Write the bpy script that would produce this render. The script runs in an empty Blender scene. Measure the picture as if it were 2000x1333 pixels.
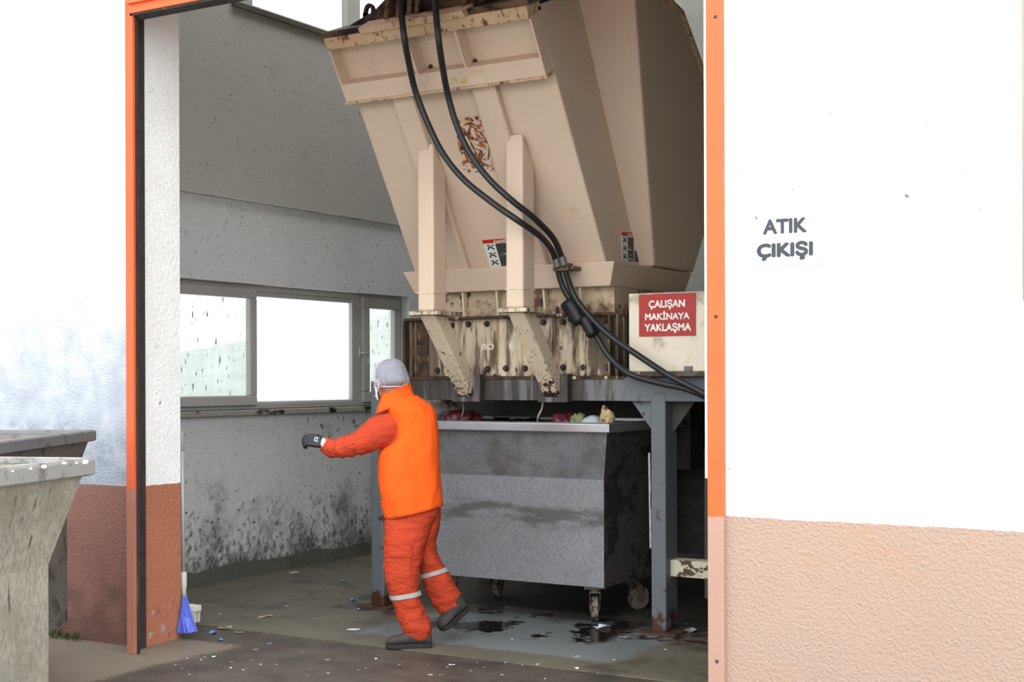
import bpy, bmesh, math, random
from mathutils import Vector, Matrix, noise
random.seed(7)
C = bpy.context.scene.collection
SC = bpy.context.scene

# ------------------------------------------------------------------ camera
F = 2719.0; HOR = 740.0; CAMZ = 1.59; YAW = math.radians(31.1); ROLL = math.radians(0.2)
fwd = Vector((-math.sin(YAW), math.cos(YAW), 0)); rgt = Vector((math.cos(YAW), math.sin(YAW), 0)); upv = Vector((0, 0, 1))
R2 = rgt*math.cos(ROLL) - upv*math.sin(ROLL); U2 = upv*math.cos(ROLL) + rgt*math.sin(ROLL)
CAM = Vector((0, 0, CAMZ))
cd = bpy.data.cameras.new('camera'); cam = bpy.data.objects.new('camera', cd); C.objects.link(cam)
m = Matrix((R2, U2, -fwd)).transposed().to_4x4(); m.translation = CAM
cam.matrix_world = m
cd.sensor_width = 36; cd.lens = F/2000*36; cd.shift_y = (HOR-666.5)/2000; cd.clip_end = 500
SC.camera = cam

def ray(px, py): return (fwd + R2*((px-1000)/F) - U2*((py-HOR)/F))
def P(px, py, x=None, y=None, z=None, pl=None):
    d = ray(px, py)
    if pl: t = (pl[0]-CAM).dot(pl[1])/d.dot(pl[1])
    elif x is not None: t = x/d.x
    elif y is not None: t = y/d.y
    else: t = (z-CAMZ)/d.z
    return CAM + d*t

# ------------------------------------------------------------------ sky and exposure
w = bpy.data.worlds.new('overcast_sky'); SC.world = w; w.use_nodes = True
wt = w.node_tree; wt.nodes.clear()
def wn(t): return wt.nodes.new(t)
tc = wn('ShaderNodeTexCoord'); nz = wn('ShaderNodeVectorMath'); nz.operation = 'DOT_PRODUCT'
sd = Vector((0.62, -0.62, 0.50)).normalized()        # hazy sun behind the cloud, over the yard
nz.inputs[1].default_value = sd
wt.links.new(tc.outputs['Generated'], nz.inputs[0])
mr = wn('ShaderNodeMapRange'); mr.interpolation_type = 'SMOOTHSTEP'
mr.inputs['From Min'].default_value = -0.1; mr.inputs['From Max'].default_value = 1.0
mr.inputs['To Min'].default_value = 1.9; mr.inputs['To Max'].default_value = 4.4
wt.links.new(nz.outputs['Value'], mr.inputs['Value'])
bg = wn('ShaderNodeBackground'); bg.inputs['Color'].default_value = (0.95, 0.98, 1.0, 1)
wo = wn('ShaderNodeOutputWorld')
wt.links.new(mr.outputs[0], bg.inputs['Strength']); wt.links.new(bg.outputs[0], wo.inputs[0])
SC.view_settings.view_transform = 'Standard'; SC.view_settings.look = 'None'
SC.view_settings.exposure = 0.0; SC.view_settings.gamma = 1.0; SC.view_settings.use_curve_mapping = False
SC.cycles.max_bounces = 8; SC.cycles.diffuse_bounces = 5

# ------------------------------------------------------------------ materials
def lin(r, g, b):
    f = lambda c: (c/255/12.92) if c/255 <= .04045 else ((c/255+.055)/1.055)**2.4
    return (f(r), f(g), f(b), 1)
def mat(name, base, rough=.75, metal=0., var=.12, vs=3., layers=(), bump=None, step=None, spec=.4, alpha=None):
    """base/layers are paint and dirt colours, in places with shade painted in; layers: dict(c,s,lo,hi[,z=(full,none),k,box,rough,d])"""
    M = bpy.data.materials.new(name); M.use_nodes = True; T = M.node_tree; N = T.nodes; L = T.links
    b = N['Principled BSDF']; b.inputs['Roughness'].default_value = rough; b.inputs['Metallic'].default_value = metal
    b.inputs['Specular IOR Level'].default_value = spec
    geo = N.new('ShaderNodeNewGeometry'); pos = geo.outputs['Position']
    sep = N.new('ShaderNodeSeparateXYZ'); L.new(pos, sep.inputs[0])
    def nzz(s, d=5.):
        v = pos
        if not isinstance(s, (int, float)):
            mp = N.new('ShaderNodeMapping'); mp.inputs['Scale'].default_value = s; L.new(pos, mp.inputs[0]); v = mp.outputs[0]; s = 1.
        n = N.new('ShaderNodeTexNoise'); n.inputs['Scale'].default_value = s; n.inputs['Detail'].default_value = d
        n.inputs['Roughness'].default_value = .62; L.new(v, n.inputs['Vector']); return n.outputs['Fac']
    def math_(op, a, c, clamp=False):
        n = N.new('ShaderNodeMath'); n.operation = op; n.use_clamp = clamp
        for i, q in enumerate((a, c)):
            if isinstance(q, (int, float)): n.inputs[i].default_value = q
            else: L.new(q, n.inputs[i])
        return n.outputs[0]
    def rng(v, a, c, o0=0., o1=1., sm=True):
        n = N.new('ShaderNodeMapRange'); n.interpolation_type = 'SMOOTHSTEP' if sm else 'LINEAR'
        n.inputs['From Min'].default_value = a; n.inputs['From Max'].default_value = c
        n.inputs['To Min'].default_value = o0; n.inputs['To Max'].default_value = o1; L.new(v, n.inputs['Value']); return n.outputs[0]
    def mix(f, a, c, typ='MIX'):
        n = N.new('ShaderNodeMix'); n.data_type = 'RGBA'; n.blend_type = typ
        L.new(f, n.inputs[0]) if not isinstance(f, (int, float)) else setattr(n.inputs[0], 'default_value', f)
        for i, q in ((6, a), (7, c)):
            if isinstance(q, tuple): n.inputs[i].default_value = q
            else: L.new(q, n.inputs[i])
        return n.outputs[2]
    col = base
    if step:                                            # paint line at a height: (z, colour below)
        e = math_('ADD', sep.outputs['Z'], rng(nzz(7.), 0, 1, -.012, .012, False))
        col = mix(rng(e, step[0]-.004, step[0]+.004), step[1], base)
    g = rng(nzz(vs), .3, .7, 1-var, 1+var, False)
    cb = N.new('ShaderNodeCombineColor')
    for i in range(3): L.new(g, cb.inputs[i])
    col = mix(1., col, cb.outputs[0], 'MULTIPLY')
    rg = None
    for y in layers:
        v = nzz(y['s'], y.get('d', 5.))
        if 'w' in y: v = rng(v, 0, 1, .5-.5*y['w'], .5+.5*y['w'], False)
        if 'z' in y: v = math_('ADD', v, rng(sep.outputs['Z'], y['z'][1], y['z'][0], 0, y.get('k', .3), False))
        for ax in ('x', 'y'):
            if 'r'+ax in y: v = math_('ADD', v, rng(sep.outputs[ax.upper()], y['r'+ax][1], y['r'+ax][0], 0, y.get('k', .3), False))
        f = rng(v, y['lo'], y['hi'], 0, y.get('a', 1.))
        if 'box' in y:                                  # limit to a patch of the surface: x0,x1,y0,y1,z0,z1, soft
            bx = y['box']
            for i, ax in enumerate(('X', 'Y', 'Z')):
                if bx[2*i] is None: continue
                so = bx[6]
                wob = math_('ADD', sep.outputs[ax], rng(nzz(3.5), .2, .8, -so*1.6, so*1.6, False))
                f = math_('MULTIPLY', f, math_('MULTIPLY', rng(wob, bx[2*i]-so, bx[2*i]+so), rng(wob, bx[2*i+1]+so, bx[2*i+1]-so)))
        col = mix(f, col, y['c'])
        if 'rough' in y:
            n = N.new('ShaderNodeMix'); n.data_type = 'FLOAT'; L.new(f, n.inputs[0])
            if rg is None: n.inputs[2].default_value = rough
            else: L.new(rg, n.inputs[2])
            n.inputs[3].default_value = y['rough']; rg = n.outputs[0]
    L.new(col, b.inputs['Base Color'])
    if rg is not None: L.new(rg, b.inputs['Roughness'])
    if bump:
        bn = N.new('ShaderNodeBump'); bn.inputs['Strength'].default_value = bump[1]; bn.inputs['Distance'].default_value = bump[2]
        L.new(nzz(bump[0], bump[3] if len(bump) > 3 else 3.), bn.inputs['Height']); L.new(bn.outputs[0], b.inputs['Normal'])
    if alpha is not None:
        if isinstance(alpha, tuple): L.new(rng(nzz(alpha[0]), alpha[1], alpha[2], alpha[3], alpha[4]), b.inputs['Alpha'])
        else: b.inputs['Alpha'].default_value = alpha
    return M

RUST = lin(92, 52, 28); DARK = lin(38, 32, 28); ORUST = lin(160, 92, 42)
brown = lin(204, 150, 126); orange = lin(236, 98, 50)
grime = lin(70, 72, 74)
M_fac_r = mat('painted_render_facade', lin(232, 232, 232), .85, var=.03, vs=.8, step=(.958, lin(172, 147, 131)), bump=(62., .7, .010, 2.),
    layers=[dict(c=lin(120, 112, 105), s=26., lo=.76, hi=.8, d=2.), dict(c=lin(190, 136, 104), s=(.9, 1, 1.4), lo=.56, hi=.8, a=.6, box=(-20, 20, None, None, -1, .95, .02))])
M_fac_l = mat('painted_render_facade_grime_shade', lin(225, 228, 232), .85, var=.05, vs=1.2, step=(.955, lin(130, 90, 80)), bump=(62., .7, .010, 2.),
    layers=[dict(c=lin(150, 157, 168), s=7., w=.3, d=2., lo=.46, hi=1.0, z=(.95, 3.2), k=.46, a=1., box=(-20, 20, None, None, .955, 9, .004)),  # blue-grey fade down to the paint line: grime together with painted shade
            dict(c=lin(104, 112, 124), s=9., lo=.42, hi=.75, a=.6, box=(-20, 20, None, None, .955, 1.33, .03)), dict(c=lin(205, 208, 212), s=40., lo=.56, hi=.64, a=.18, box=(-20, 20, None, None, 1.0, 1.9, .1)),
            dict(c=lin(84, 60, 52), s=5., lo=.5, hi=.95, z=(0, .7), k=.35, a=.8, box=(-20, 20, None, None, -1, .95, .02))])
M_jamb = mat('painted_render_jamb', lin(238, 237, 235), .85, var=.05, step=(.955, lin(168, 106, 80)), bump=(48., .7, .012),
    layers=[dict(c=lin(70, 62, 56), s=9., lo=.68, hi=.82, z=(0, .9), k=.16, a=.8), dict(c=lin(150, 148, 140), s=10., lo=.68, hi=.71, z=(0, .35), k=.12)])
M_wall = mat('grey_wall_paint', lin(222, 223, 223), .8, var=.06, vs=1.5, bump=(14., .25, .006),
    layers=[dict(c=lin(176, 168, 158), s=1.2, lo=-.5, hi=.1, a=.7, box=(None, None, None, None, 3.03, 9, .01)),  # wall above the ledge darkened in the colour for its weaker light
            dict(c=lin(104, 103, 97), s=3., lo=.6, hi=.95, z=(0, 1.2), k=.3, a=.9), dict(c=lin(60, 60, 56), s=(24, 24, 17), lo=.6, hi=.78, z=(0, .75), k=.24, a=.75), dict(c=lin(168, 166, 158), s=26., lo=.6, hi=.68, z=(0, .4), k=.14, a=.6),
            dict(c=lin(60, 60, 56), s=24., lo=.68, hi=.76, z=(0, 1.3), k=.06, d=3.),
            dict(c=lin(34, 34, 34), s=11., lo=.56, hi=.64, a=.8, box=(None, None, 9.2, 10.4, 1.08, 1.3, .06)),
            dict(c=lin(30, 28, 26), s=38., lo=.76, hi=.79, d=2.)])
M_skirt = mat('dark_cement_skirting', lin(92, 93, 84), .8, var=.15, vs=5., bump=(20., .3, .006), layers=[dict(c=lin(120, 118, 108), s=14., lo=.72, hi=.76)])
M_floor = mat('worn_concrete_floor', lin(100, 95, 81), .55, var=.2, vs=2.2, bump=(16., .2, .006),
    layers=[dict(c=lin(60, 56, 48), s=3., lo=.5, hi=.7, a=.7), dict(c=lin(66, 38, 26), s=4., lo=.56, hi=.72, a=.6),
            dict(c=lin(122, 128, 130), s=2.2, lo=.25, hi=.3, a=.85, rough=.28, box=(-5.35, -3.55, 6.95, 8.3, None, None, .05)),
            dict(c=lin(32, 30, 27), s=2.6, lo=.5, hi=.53, rough=.12, box=(-5.2, -3.9, 7.35, 8.2, None, None, .08)),
            dict(c=lin(30, 28, 26), s=4., lo=.2, hi=.4, a=.8, box=(-6.2, -2., 8.0, 12., None, None, .12)),  # floor coloured nearly black under and behind the machine
            dict(c=lin(52, 30, 22), s=9., lo=.42, hi=.6, box=(-6.1, -5.5, 7.6, 8.2, None, None, .06)),
            dict(c=lin(52, 30, 22), s=9., lo=.42, hi=.6, box=(-4., -3.3, 7.6, 8.1, None, None, .06))])
M_ground = mat('dirty_wet_asphalt', lin(78, 70, 62), .6, var=.25, vs=4., bump=(60., .5, .006),
    layers=[dict(c=lin(50, 43, 38), s=3., lo=.45, hi=.7, a=.8), dict(c=lin(128, 122, 112), s=44., lo=.71, hi=.74, d=2.),
            dict(c=lin(86, 54, 42), s=7., lo=.6, hi=.7, a=.6),
            dict(c=lin(122, 112, 98), s=2., lo=.2, hi=.3, a=.85, box=(-30, -5.72, -30, 6.3, None, None, .05)),
            dict(c=lin(176, 172, 162), s=2., lo=.0, hi=.1, a=1., box=(-60, 60, -60, 3.6, None, None, .1)), dict(c=lin(190, 190, 180), s=2., lo=.0, hi=.1, a=1., box=(-60, -9, -60, 60, None, None, .1))])  # unseen yard made pale to bounce light at the hopper and window pane
M_white = mat('plain_plaster', lin(175, 175, 170), .85)
M_dwall = mat('back_wall_plaster', lin(196, 198, 188), .85)
M_orange = mat('orange_gloss_paint', orange, .45, var=.05, step=(.955, lin(176, 140, 124)), layers=[dict(c=lin(96, 86, 80), s=7., lo=.74, hi=.76), dict(c=lin(120, 60, 38), s=22., lo=.74, hi=.77)])
M_orange_l = mat('orange_paint_worn', lin(204, 88, 46), .5, var=.08, step=(.955, lin(160, 104, 84)), layers=[dict(c=lin(72, 62, 58), s=(14, 14, 2.5), lo=.66, hi=.7)])
M_rail = mat('black_rubber_rail', lin(52, 46, 44), .8, var=.3, vs=8., layers=[dict(c=lin(90, 80, 74), s=(20, 20, 1.5), lo=.6, hi=.7)])
M_frame = mat('grey_pvc_frame', lin(190, 188, 182), .5, var=.05, layers=[dict(c=lin(110, 106, 98), s=16., lo=.68, hi=.8, a=.6)])
M_sill = mat('grimy_sill', lin(164, 160, 148), .7, var=.1, layers=[dict(c=lin(40, 40, 38), s=(9, 5, 9), lo=.56, hi=.64)])
M_dsill = mat('dark_grimy_sill', lin(92, 84, 76), .8, var=.25)
M_hill = mat('hillside_woods', lin(128, 140, 128), .9, var=.3, vs=.35)
# machine
M_cream = mat('cream_machine_paint', lin(206, 184, 163), .5, var=.04, vs=1.3,
    layers=[dict(c=lin(190, 150, 105), s=5., lo=.62, hi=.85, a=.6), dict(c=RUST, s=60., lo=.76, hi=.79, d=2.), dict(c=lin(150, 140, 128), s=(8, 8, 1.2), lo=.64, hi=.8, a=.5)])
M_creamr = mat('cream_paint_rust_streaked', lin(206, 192, 166), .6, var=.08, vs=3.,
    layers=[dict(c=lin(164, 134, 96), s=(30, 30, .8), lo=.42, hi=.7, a=.8), dict(c=lin(112, 84, 58), s=(60, 60, 1.2), lo=.54, hi=.7, a=.7), dict(c=lin(66, 44, 30), s=(9, 9, 1.), lo=.62, hi=.74, a=.85),
            dict(c=DARK, s=(18, 18, 9), lo=.62, hi=.8, z=(1.6, 1.70), k=.22), dict(c=DARK, s=(18, 18, 9), lo=.62, hi=.8, z=(2.06, 1.98), k=.25),
            dict(c=lin(60, 44, 32), s=(10, 10, 2), lo=.5, hi=.62, rx=(-5.6, -5.2), k=.2, a=.8), dict(c=lin(60, 44, 32), s=(12, 12, 2), lo=.5, hi=.62, rx=(-3.95, -4.2), k=.2, a=.85)])
M_rusty = mat('rusty_dark_steel', lin(72, 52, 38), .8, var=.3, vs=9., layers=[dict(c=lin(198, 176, 140), s=(22, 22, 2), lo=.58, hi=.66), dict(c=DARK, s=14., lo=.5, hi=.6)])
M_creamw = mat('cream_paint_worn', lin(206, 190, 164), .6, var=.08, layers=[dict(c=lin(70, 46, 28), s=60., lo=.64, hi=.7, z=(1.45, 1.8), k=.12, d=3.), dict(c=lin(52, 38, 28), s=(18, 18, 12), lo=.62, hi=.7, z=(1.46, 1.62), k=.22), dict(c=lin(150, 116, 76), s=8., lo=.55, hi=.75, a=.6)])
M_rim = mat('cream_rim_rust_stained', lin(196, 168, 136), .6, var=.1, layers=[dict(c=lin(112, 66, 36), s=(22, 22, 7), lo=.54, hi=.66), dict(c=DARK, s=20., lo=.62, hi=.7)])
M_greasy = mat('greasy_brown_steel', lin(106, 86, 70), .6, var=.35, vs=5., layers=[dict(c=lin(38, 34, 32), s=7., lo=.45, hi=.6)])
M_beam = mat('grey_painted_steel', lin(106, 108, 109), .5, var=.08, layers=[dict(c=lin(50, 36, 28), s=(14, 14, 1.4), lo=.5, hi=.66, rx=(-4.4, -3.9), k=.16, a=.85), dict(c=lin(180, 180, 176), s=40., lo=.78, hi=.8, d=2.)])
M_leg = mat('grey_leg_paint', lin(96, 102, 107), .5, var=.06, layers=[dict(c=lin(70, 40, 30), s=9., lo=.6, hi=.7, z=(0, .2), k=.3), dict(c=lin(44, 44, 44), s=30., lo=.76, hi=.78)])
M_black = mat('dark_machine_steel', lin(62, 60, 56), .7, var=.3, vs=5.)
M_panel = mat('dark_grey_panel', lin(84, 84, 80), .7, var=.1)
M_bolt = mat('rusty_bolt', lin(62, 46, 38), .6, var=.3, vs=30.)
M_hose = mat('black_rubber_hose', lin(34, 36, 38), .42, var=.15, vs=12., layers=[dict(c=lin(70, 66, 60), s=30., lo=.66, hi=.8, a=.6)])
M_steel = mat('weathered_stainless', lin(140, 141, 145), .42, .2, var=.1, vs=3.,
    layers=[dict(c=lin(96, 90, 82), s=5., lo=.4, hi=.7, a=.75, rough=.7, box=(None, None, None, None, .95, 1.4, .01)),  # flared upper part darkened in the colour, as an overhang sees less sky
            dict(c=lin(84, 82, 80), s=(3, 3, 16), lo=.4, hi=.6, a=.85, rough=.6, box=(None, None, None, None, .60, .76, .03)),
            dict(c=lin(84, 82, 80), s=(150, 150, 60), lo=.42, hi=.66, a=.5, rough=.7), dict(c=lin(40, 34, 30), s=13., lo=.745, hi=.76),
            dict(c=lin(200, 200, 200), s=(70, 70, 7), lo=.75, hi=.77, a=.6)])
M_steel_d = mat('shaded_bin_steel', lin(82, 79, 75), .6, .1, var=.3, vs=5., layers=[dict(c=lin(46, 45, 43), s=5., lo=.5, hi=.6)])  # darker copy of the bin steel: shade on sides and inside painted in
M_steel_b = mat('mud_stained_bin_steel', lin(140, 136, 124), .7, .1, var=.16, vs=4.,
    layers=[dict(c=lin(98, 95, 86), s=(70, 70, 34), lo=.4, hi=.66, a=.6), dict(c=lin(104, 100, 86), s=5., lo=.4, hi=.7, a=.6), dict(c=lin(60, 48, 38), s=(30, 30, 9), lo=.6, hi=.68, a=.8), dict(c=lin(196, 192, 180), s=30., lo=.72, hi=.75)])
M_rimsteel = mat('bright_rim_steel', lin(178, 180, 184), .3, .8, var=.08, layers=[dict(c=lin(90, 88, 84), s=14., lo=.6, hi=.7, a=.7)])
M_caster = mat('rusty_caster', lin(110, 100, 88), .6, .2, var=.2, vs=12., layers=[dict(c=lin(70, 44, 30), s=20., lo=.55, hi=.62)])
M_tyre = mat('worn_caster_tyre', lin(128, 116, 104), .7, var=.3, vs=14., layers=[dict(c=lin(58, 44, 36), s=26., lo=.5, hi=.6)])
def flat(n, r, g, b, ro=.6, **k): return mat(n, lin(r, g, b), ro, **k)

# ------------------------------------------------------------------ mesh helpers
class MB:
    def __init__(s): s.v = []; s.f = []
    def add(s, vs, fs):
        o = len(s.v); s.v += [Vector(v) for v in vs]; s.f += [tuple(i+o for i in f) for f in fs]; return s
    def hull(s, a, b):                                   # two matching rings -> closed solid
        n = len(a); s.add(list(a)+list(b), [tuple(range(n))[::-1], tuple(range(n, 2*n))]+[(i, (i+1) % n, n+(i+1) % n, n+i) for i in range(n)]); return s
    def box(s, x0, x1, y0, y1, z0, z1):
        return s.hull([(x0, y0, z0), (x1, y0, z0), (x1, y1, z0), (x0, y1, z0)], [(x0, y0, z1), (x1, y0, z1), (x1, y1, z1), (x0, y1, z1)])
    def px(s, poly, x0, x1):                             # (y,z) outline pushed along x
        return s.hull([(x0, y, z) for y, z in poly], [(x1, y, z) for y, z in poly])
    def py(s, poly, y0, y1): return s.hull([(x, y0, z) for x, z in poly], [(x, y1, z) for x, z in poly])
    def loft(s, rings, cap=True):
        n = len(rings[0]); vs = [p for r in rings for p in r]
        fs = [(k*n+i, k*n+(i+1) % n, (k+1)*n+(i+1) % n, (k+1)*n+i) for k in range(len(rings)-1) for i in range(n)]
        if cap: fs += [tuple(range(n))[::-1], tuple(range((len(rings)-1)*n, len(rings)*n))]
        return s.add(vs, fs)
    def tube(s, pts, r, n=12, cap=True):
        pts = [Vector(p) for p in pts]; rs = r if isinstance(r, (list, tuple)) else [r]*len(pts)
        rings = []; ref = None
        for i, p in enumerate(pts):
            t = (pts[min(i+1, len(pts)-1)]-pts[max(i-1, 0)]).normalized()
            if ref is None: ref = Vector((0, 0, 1)) if abs(t.z) < .9 else Vector((1, 0, 0))
            a = (ref - t*ref.dot(t)).normalized(); ref = a; b = t.cross(a)
            ra = rs[i] if isinstance(rs[i], (tuple, list)) else (rs[i], rs[i])
            rings.append([p + a*(ra[0]*math.cos(q*math.tau/n)) + b*(ra[1]*math.sin(q*math.tau/n)) for q in range(n)])
        return s.loft(rings, cap)
    def ell(s, c, r, n=20, m_=12, R=None):
        c = Vector(c); rings = []
        for j in range(m_+1):
            t = -math.pi/2 + math.pi*(.02+.96*j/m_)
            ring = [Vector((r[0]*math.cos(t)*math.cos(a*math.tau/n), r[1]*math.cos(t)*math.sin(a*math.tau/n), r[2]*math.sin(t))) for a in range(n)]
            rings.append([c + (R @ q if R else q) for q in ring])
        return s.loft(rings)
def smoothpath(pts, k=6):
    pts = [Vector(p) for p in pts]; out = []
    for i in range(len(pts)-1):
        p0 = pts[max(i-1, 0)]; p1 = pts[i]; p2 = pts[i+1]; p3 = pts[min(i+2, len(pts)-1)]
        for j in range(k):
            t = j/k
            out.append(.5*((2*p1)+(p2-p0)*t+(2*p0-5*p1+4*p2-p3)*t*t+(3*p1-p0-3*p2+p3)*t**3))
    return out+[pts[-1]]
WM = {}
def root_of(p): return WM[p.name] if p else Matrix.Identity(4)
def obj(name, mb, m, parent=None, bevel=0., smooth=False, local=False, sub=0):
    """ONE mesh object; vertices come in world space unless local"""
    W = root_of(parent); inv = W.inverted()
    me = bpy.data.meshes.new(name)
    me.from_pydata([v if local else inv @ v for v in mb.v], [], mb.f)
    bm = bmesh.new(); bm.from_mesh(me); bmesh.ops.recalc_face_normals(bm, faces=bm.faces); bm.to_mesh(me); bm.free()
    o = bpy.data.objects.new(name, me); C.objects.link(o); me.materials.append(m)
    if smooth: me.shade_smooth()
    if parent: o.parent = parent
    WM[o.name] = W
    if bevel:
        b = o.modifiers.new('b', 'BEVEL'); b.width = bevel; b.segments = 2; b.limit_method = 'ANGLE'; b.angle_limit = math.radians(35)
    if sub:
        q = o.modifiers.new('s', 'SUBSURF'); q.levels = sub; q.render_levels = sub
    return o
def tag(o, label, cat, group=None):
    o['label'] = label; o['category'] = cat
    if group: o['group'] = group
    return o
def struct(o): o['kind'] = 'structure'; return o
def thing(name, label, cat, loc=(0, 0, 0), rz=0, group=None):
    o = bpy.data.objects.new(name, None); C.objects.link(o); o.location = loc; o.rotation_euler = (0, 0, rz)
    o.empty_display_size = .2
    WM[o.name] = Matrix.Translation(loc) @ Matrix.Rotation(rz, 4, 'Z')
    if label: tag(o, label, cat, group)
    return o
def text_mb(txt, origin, ux, uy, w_, h_, bold=.02, depth=.002, trim_h=None):
    """lettering fitted to a w x h box whose lower left corner is origin, along ux / uy"""
    cu = bpy.data.curves.new('t', 'FONT'); cu.body = txt; cu.size = 1; cu.resolution_u = 4
    o = bpy.data.objects.new('t', cu); C.objects.link(o); bpy.context.view_layer.update()
    me = bpy.data.meshes.new_from_object(o.evaluated_get(bpy.context.evaluated_depsgraph_get()))
    C.objects.unlink(o); bpy.data.objects.remove(o)
    xs = [v.co.x for v in me.vertices]; ys = [v.co.y for v in me.vertices]
    x0, x1, y0, y1 = min(xs), max(xs), min(ys), max(ys)
    ux = Vector(ux).normalized(); uy = Vector(uy).normalized(); n = ux.cross(uy); og = Vector(origin)
    mb = MB()
    vs = [og + ux*((v.co.x-x0)/(x1-x0)*w_) + uy*((v.co.y-y0)/(y1-y0)*h_) + n*depth for v in me.vertices]
    fs_ = [tuple(p.vertices) for p in me.polygons]; k = bold*h_*1.3; inx = (w_-2*k)/w_; inz = (h_-2*k)/h_; ce = og+ux*w_/2+uy*h_/2
    for j in range(8):                                   # heavy strokes: the outline thickened all round
        q = j*math.tau/8; mb.add([ce+ux*((v-ce).dot(ux)*inx+k*math.cos(q))+uy*((v-ce).dot(uy)*inz+k*math.sin(q))+n*(depth+j*1e-5) for v in vs], fs_)
    bpy.data.meshes.remove(me)
    return mb
def quadpl(corners, pl, t=.003):                         # thin plate lying on a plane, corners in photo pixels
    n = pl[1].normalized(); q = [P(a, b, pl=pl) for a, b in corners]
    return MB().hull([p + n*.0005 for p in q], [p + n*t for p in q])

# ------------------------------------------------------------------ the building
YP = 5.78; YF = 5.95; XJ = -6.19; XR = P(1396, 700, y=YF).x; XW = -7.65
YI = P(349, 700, x=XJ).y
H_D = 4.75; H_T = 7.0; YB = 12.2
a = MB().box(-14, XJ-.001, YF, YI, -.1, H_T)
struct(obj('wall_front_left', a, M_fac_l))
struct(obj('wall_front_jamb', MB().box(XJ-.001, XJ+.012, YF+.03, YI, -.05, H_D), M_jamb))
struct(obj('wall_front_right', MB().box(XR, 6, YF, YI, -.1, H_T), M_fac_r))
struct(obj('wall_front_top', MB().box(XJ, XR, YF, YI, H_D, H_T), M_fac_r))
# inner left wall with two window openings
LZ0, LZ1, LY0, LY1 = 1.345, 2.37, 7.70, 10.80
UZ0, UY0, UY1, UZ1 = 4.62, 8.58, 11.9, 6.2
a = MB()
a.box(XW-.25, XW, YI, YB, -.05, LZ0); a.box(XW-.25, XW, YI, LY0, LZ0, LZ1); a.box(XW-.25, XW, LY1, YB, LZ0, LZ1)
a.box(XW-.25, XW, YI, YB, LZ1, 3.03); a.box(XW-.25, XW+.03, YI, YB, 3.03, UZ0)
a.box(XW-.25, XW+.03, YI, UY0, UZ0, UZ1); a.box(XW-.25, XW+.03, UY1, YB, UZ0, UZ1); a.box(XW-.25, XW+.03, YI, YB, UZ1, H_T)
struct(obj('wall_left', a, M_wall))
struct(obj('wall_back', MB().box(XW-.25, 2.2, YB, YB+.2, -.05, H_T), M_dwall))
struct(obj('wall_right', MB().box(2., 2.2, YI, YB, -.05, H_T), M_dwall))
a = MB().box(-14, 6, YF, 7.0, H_T, H_T+.2); a.box(-14, 6, 11.8, YB+.2, H_T, H_T+.2); a.box(-14, -7.55, 7.0, 11.8, H_T, H_T+.2); a.box(-5.3, 6, 7.0, 11.8, H_T, H_T+.2); struct(obj('ceiling', a, M_white))   # gap added in the unseen roof to brighten the inner wall
struct(obj('floor', MB().box(XW-.25, 2.2, 6.68, YB, -.3, 0), M_floor))
g = MB().box(-60, 60, -60, 6.68, -.3, -.006); struct(obj('ground', g, M_ground))
# skirting with an uneven broken upper edge
a = MB(); n = 90; lo = []; hi = []
for i in range(n+1):
    y = YI + (YB-YI)*i/n; h = .115 + .035*noise.noise(Vector((y*2.2, 0, 3))) + .02*noise.noise(Vector((y*9, 1, 3)))
    lo.append(y); hi.append(h)
for i in range(n):
    a.hull([(XW, lo[i], 0), (XW+.022, lo[i], 0), (XW+.022, lo[i+1], 0), (XW, lo[i+1], 0)], [(XW, lo[i], hi[i]), (XW+.014, lo[i], hi[i]), (XW+.014, lo[i+1], hi[i+1]), (XW, lo[i+1], hi[i+1])])
struct(obj('baseboard_left', a, M_skirt))
struct(obj('trim_1', MB().box(XW-.14, XW+.05, YI, LY1+.02, LZ0-.045, LZ0), M_sill, bevel=.006))
a = MB().hull([(XW-.2, UY0-.25, UZ0-.005), (XW+.07, UY0-.25, UZ0-.06), (XW+.07, UY1, UZ0-.06), (XW-.2, UY1, UZ0-.005)], [(XW-.2, UY0-.25, UZ0+.02), (XW+.07, UY0-.25, UZ0-.02), (XW+.07, UY1, UZ0-.02), (XW-.2, UY1, UZ0+.02)])
struct(obj('trim_2', a, M_dsill))

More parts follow.
